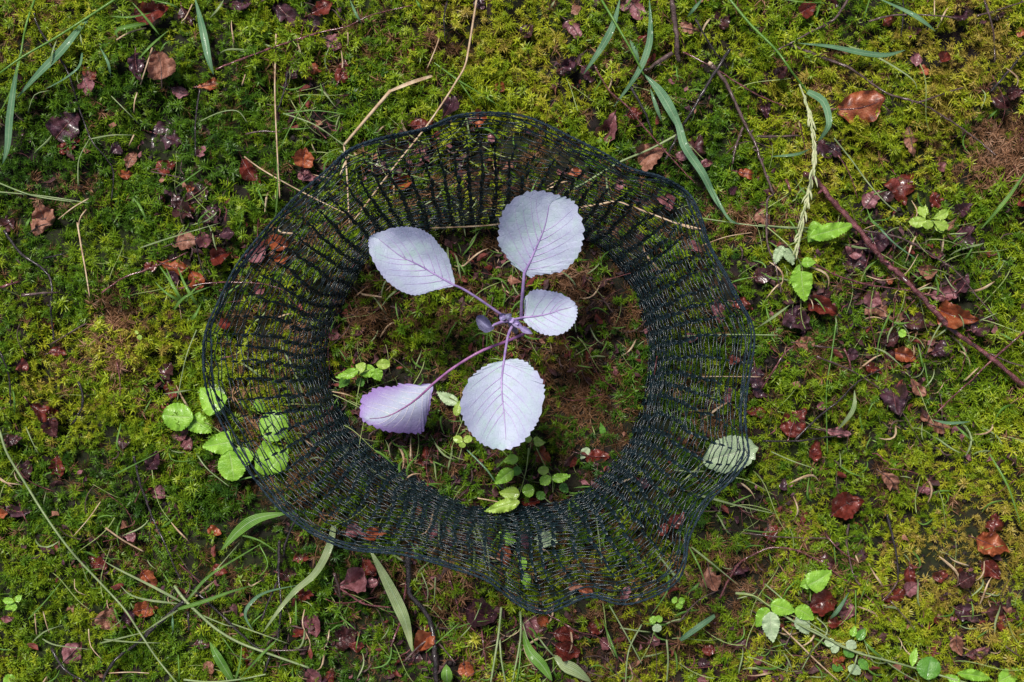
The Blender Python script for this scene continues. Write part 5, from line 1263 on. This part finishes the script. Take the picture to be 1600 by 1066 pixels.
tint += 0.35*field([(130,600,120,90,1),(1480,860,130,100,1),(450,40,150,60,0.2),(1400,130,200,120,0.8),(330,860,80,50,0.5),(120,380,60,50,0.3),(1560,700,60,90,0.6),(700,120,200,90,0.3),(260,1010,100,40,-0.5)], px, py)
tint = np.clip(tint, 0, 1)
P3 = np.stack([x, y, z], 1)
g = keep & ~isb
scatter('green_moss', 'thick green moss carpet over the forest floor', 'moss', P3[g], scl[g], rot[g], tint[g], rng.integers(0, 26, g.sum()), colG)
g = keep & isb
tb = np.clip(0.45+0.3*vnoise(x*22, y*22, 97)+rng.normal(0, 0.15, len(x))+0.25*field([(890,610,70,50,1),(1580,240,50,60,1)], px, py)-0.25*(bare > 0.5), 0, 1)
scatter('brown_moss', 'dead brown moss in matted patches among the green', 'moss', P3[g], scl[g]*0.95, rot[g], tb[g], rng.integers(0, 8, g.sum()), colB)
# crumbs of litter: bits of leaf, bark and needles
M['crumb'] = simple('soil_crumb', (0.006, 0.004, 0.005), (0.028, 0.017, 0.018), 400, 0.6, 0.0, 0, 1.0, 900, spec=0.4)
def litter_variants():
    col = bpy.data.collections.new('litter'); rs = random.Random(8)
    mats = [M['leaf_red'], M['leaf_purple'], M['leaf_tan'], M['twig_grey'], M['leaf_dark'], M['leaf_pink'], M['blade_straw'], M['blade_fresh'], M['blade_pale'], M['twig_red'], M['crumb'], M['crumb'], 'long_red', 'long_grey', 'long_pale']
    for v, m in enumerate(mats):
        V, F = [], []
        if isinstance(m, str):
            L = {'long_red': 0.034, 'long_grey': 0.026, 'long_pale': 0.036}[m]; m = M[{'long_red': 'twig_red', 'long_grey': 'twig_grey', 'long_pale': 'plant_stem'}[m]]
            C = [np.array([L*(t-0.5), 0.005*math.sin(t*3.3+v), 0.004*math.sin(math.pi*t)]) for t in np.linspace(0, 1, 11)]
            tube(V, F, C, np.linspace(0.00032, 0.00015, 11), 4)
        elif m is M['crumb']:
            n = 6
            for zz, rr in ((-1, 0.5), (-0.2, 1.0), (0.6, 0.8)):
                for k in range(n):
                    a = 2*math.pi*k/n; r = 0.0021*rr*rs.uniform(0.7, 1.3); V.append((r*math.cos(a), r*math.sin(a)*0.8, zz*0.0015*rs.uniform(0.8, 1.2)))
            V.append((0, 0, 0.0016)); F = [(q*n+k, q*n+(k+1) % n, (q+1)*n+(k+1) % n, (q+1)*n+k) for q in (0, 1) for k in range(n)]+[(2*n+k, 2*n+(k+1) % n, 3*n) for k in range(n)]
        elif m in (M['leaf_red'], M['leaf_purple'], M['leaf_tan'], M['leaf_dark'], M['leaf_pink']):
            n = 7; V.append((0, 0, 0.0006))
            for k in range(n):
                a = 2*math.pi*k/n; r = 0.0030*rs.uniform(0.3, 1.35); V.append((r*math.cos(a)*1.5, r*math.sin(a)*0.9, rs.uniform(-0.0016, 0.0016)))
            F = [(0, k+1, (k+1) % n+1) for k in range(n)]
        elif m in (M['blade_fresh'], M['blade_pale'], M['blade_straw']):
            L = 0.011
            C = [np.array([L*(t-0.5), 0.0035*math.sin(t*2.4+v), 0.003*math.sin(math.pi*t)]) for t in np.linspace(0, 1, 7)]
            tube(V, F, C, np.array([0.15, 0.35, 0.4, 0.4, 0.35, 0.25, 0.08])*0.001, 4)
        else:
            C = [np.array([0.010*(t-0.5), 0.0012*math.sin(t*5), 0.001*math.sin(math.pi*t)]) for t in np.linspace(0, 1, 5)]
            tube(V, F, C, np.array([0.4, 0.5, 0.45, 0.4, 0.25])*0.001, 5)
        m = m.copy()
        for nd in m.node_tree.nodes:
            if nd.type == 'BSDF_PRINCIPLED': nd.inputs['Coat Weight'].default_value = 0.0; nd.inputs['Roughness'].default_value = 0.62
        me = bpy.data.meshes.new('litter_%02d' % v); me.from_pydata([tuple(map(float, q)) for q in V], [], F); me.materials.append(m); me.update()
        col.objects.link(bpy.data.objects.new(me.name, me))
    return col
n = 85000
x = rng.uniform(-0.75, 0.75, n); y = rng.uniform(-0.6, 0.6, n); px, py = x/S+800, 533-y/S
dens = 0.04+0.96*np.clip(-0.06+1.3*field(BARE, px, py)+field(BARE, px, py)+0.6*vnoise(x*14, y*14, 99)+0.45*field([(850,1010,420,70,1),(1350,470,170,130,0.8),(745,570,420,390,0.5)], px, py), 0, 1); k = rng.random(n) < dens; x, y = x[k], y[k]; n = len(x)
wts = np.array([1.6, 2.2, 0.6, 1.8, 3.4, 0.9, 0.9, 2.2, 1.4, 1.5, 12, 12, 1.3, 1.0, 1.6]); wts /= wts.sum()
idx = rng.choice(15, n, p=wts)
z = H(x, y)+np.where((idx == 10) | (idx == 11), rng.uniform(0.0, 0.003, n), rng.uniform(0.004, 0.012, n))
s_c = rng.uniform(0.5, 1.5, n)*np.where((idx >= 6) & (idx <= 8), 1.5, 1.0)
scatter('leaf_litter', 'crumbs of dead leaf, bark and cut grass scattered in the moss', 'litter', np.stack([x, y, z], 1),
        s_c, np.stack([rng.normal(0, 0.45, n), rng.normal(0, 0.45, n), rng.uniform(0, 6.28, n)], 1), rng.random(n), idx, litter_variants())
print('things', len([o for o in SC.objects if not o.parent]), 'dup labels', [k for k, v in LABELS.items() if len(v) > 1])
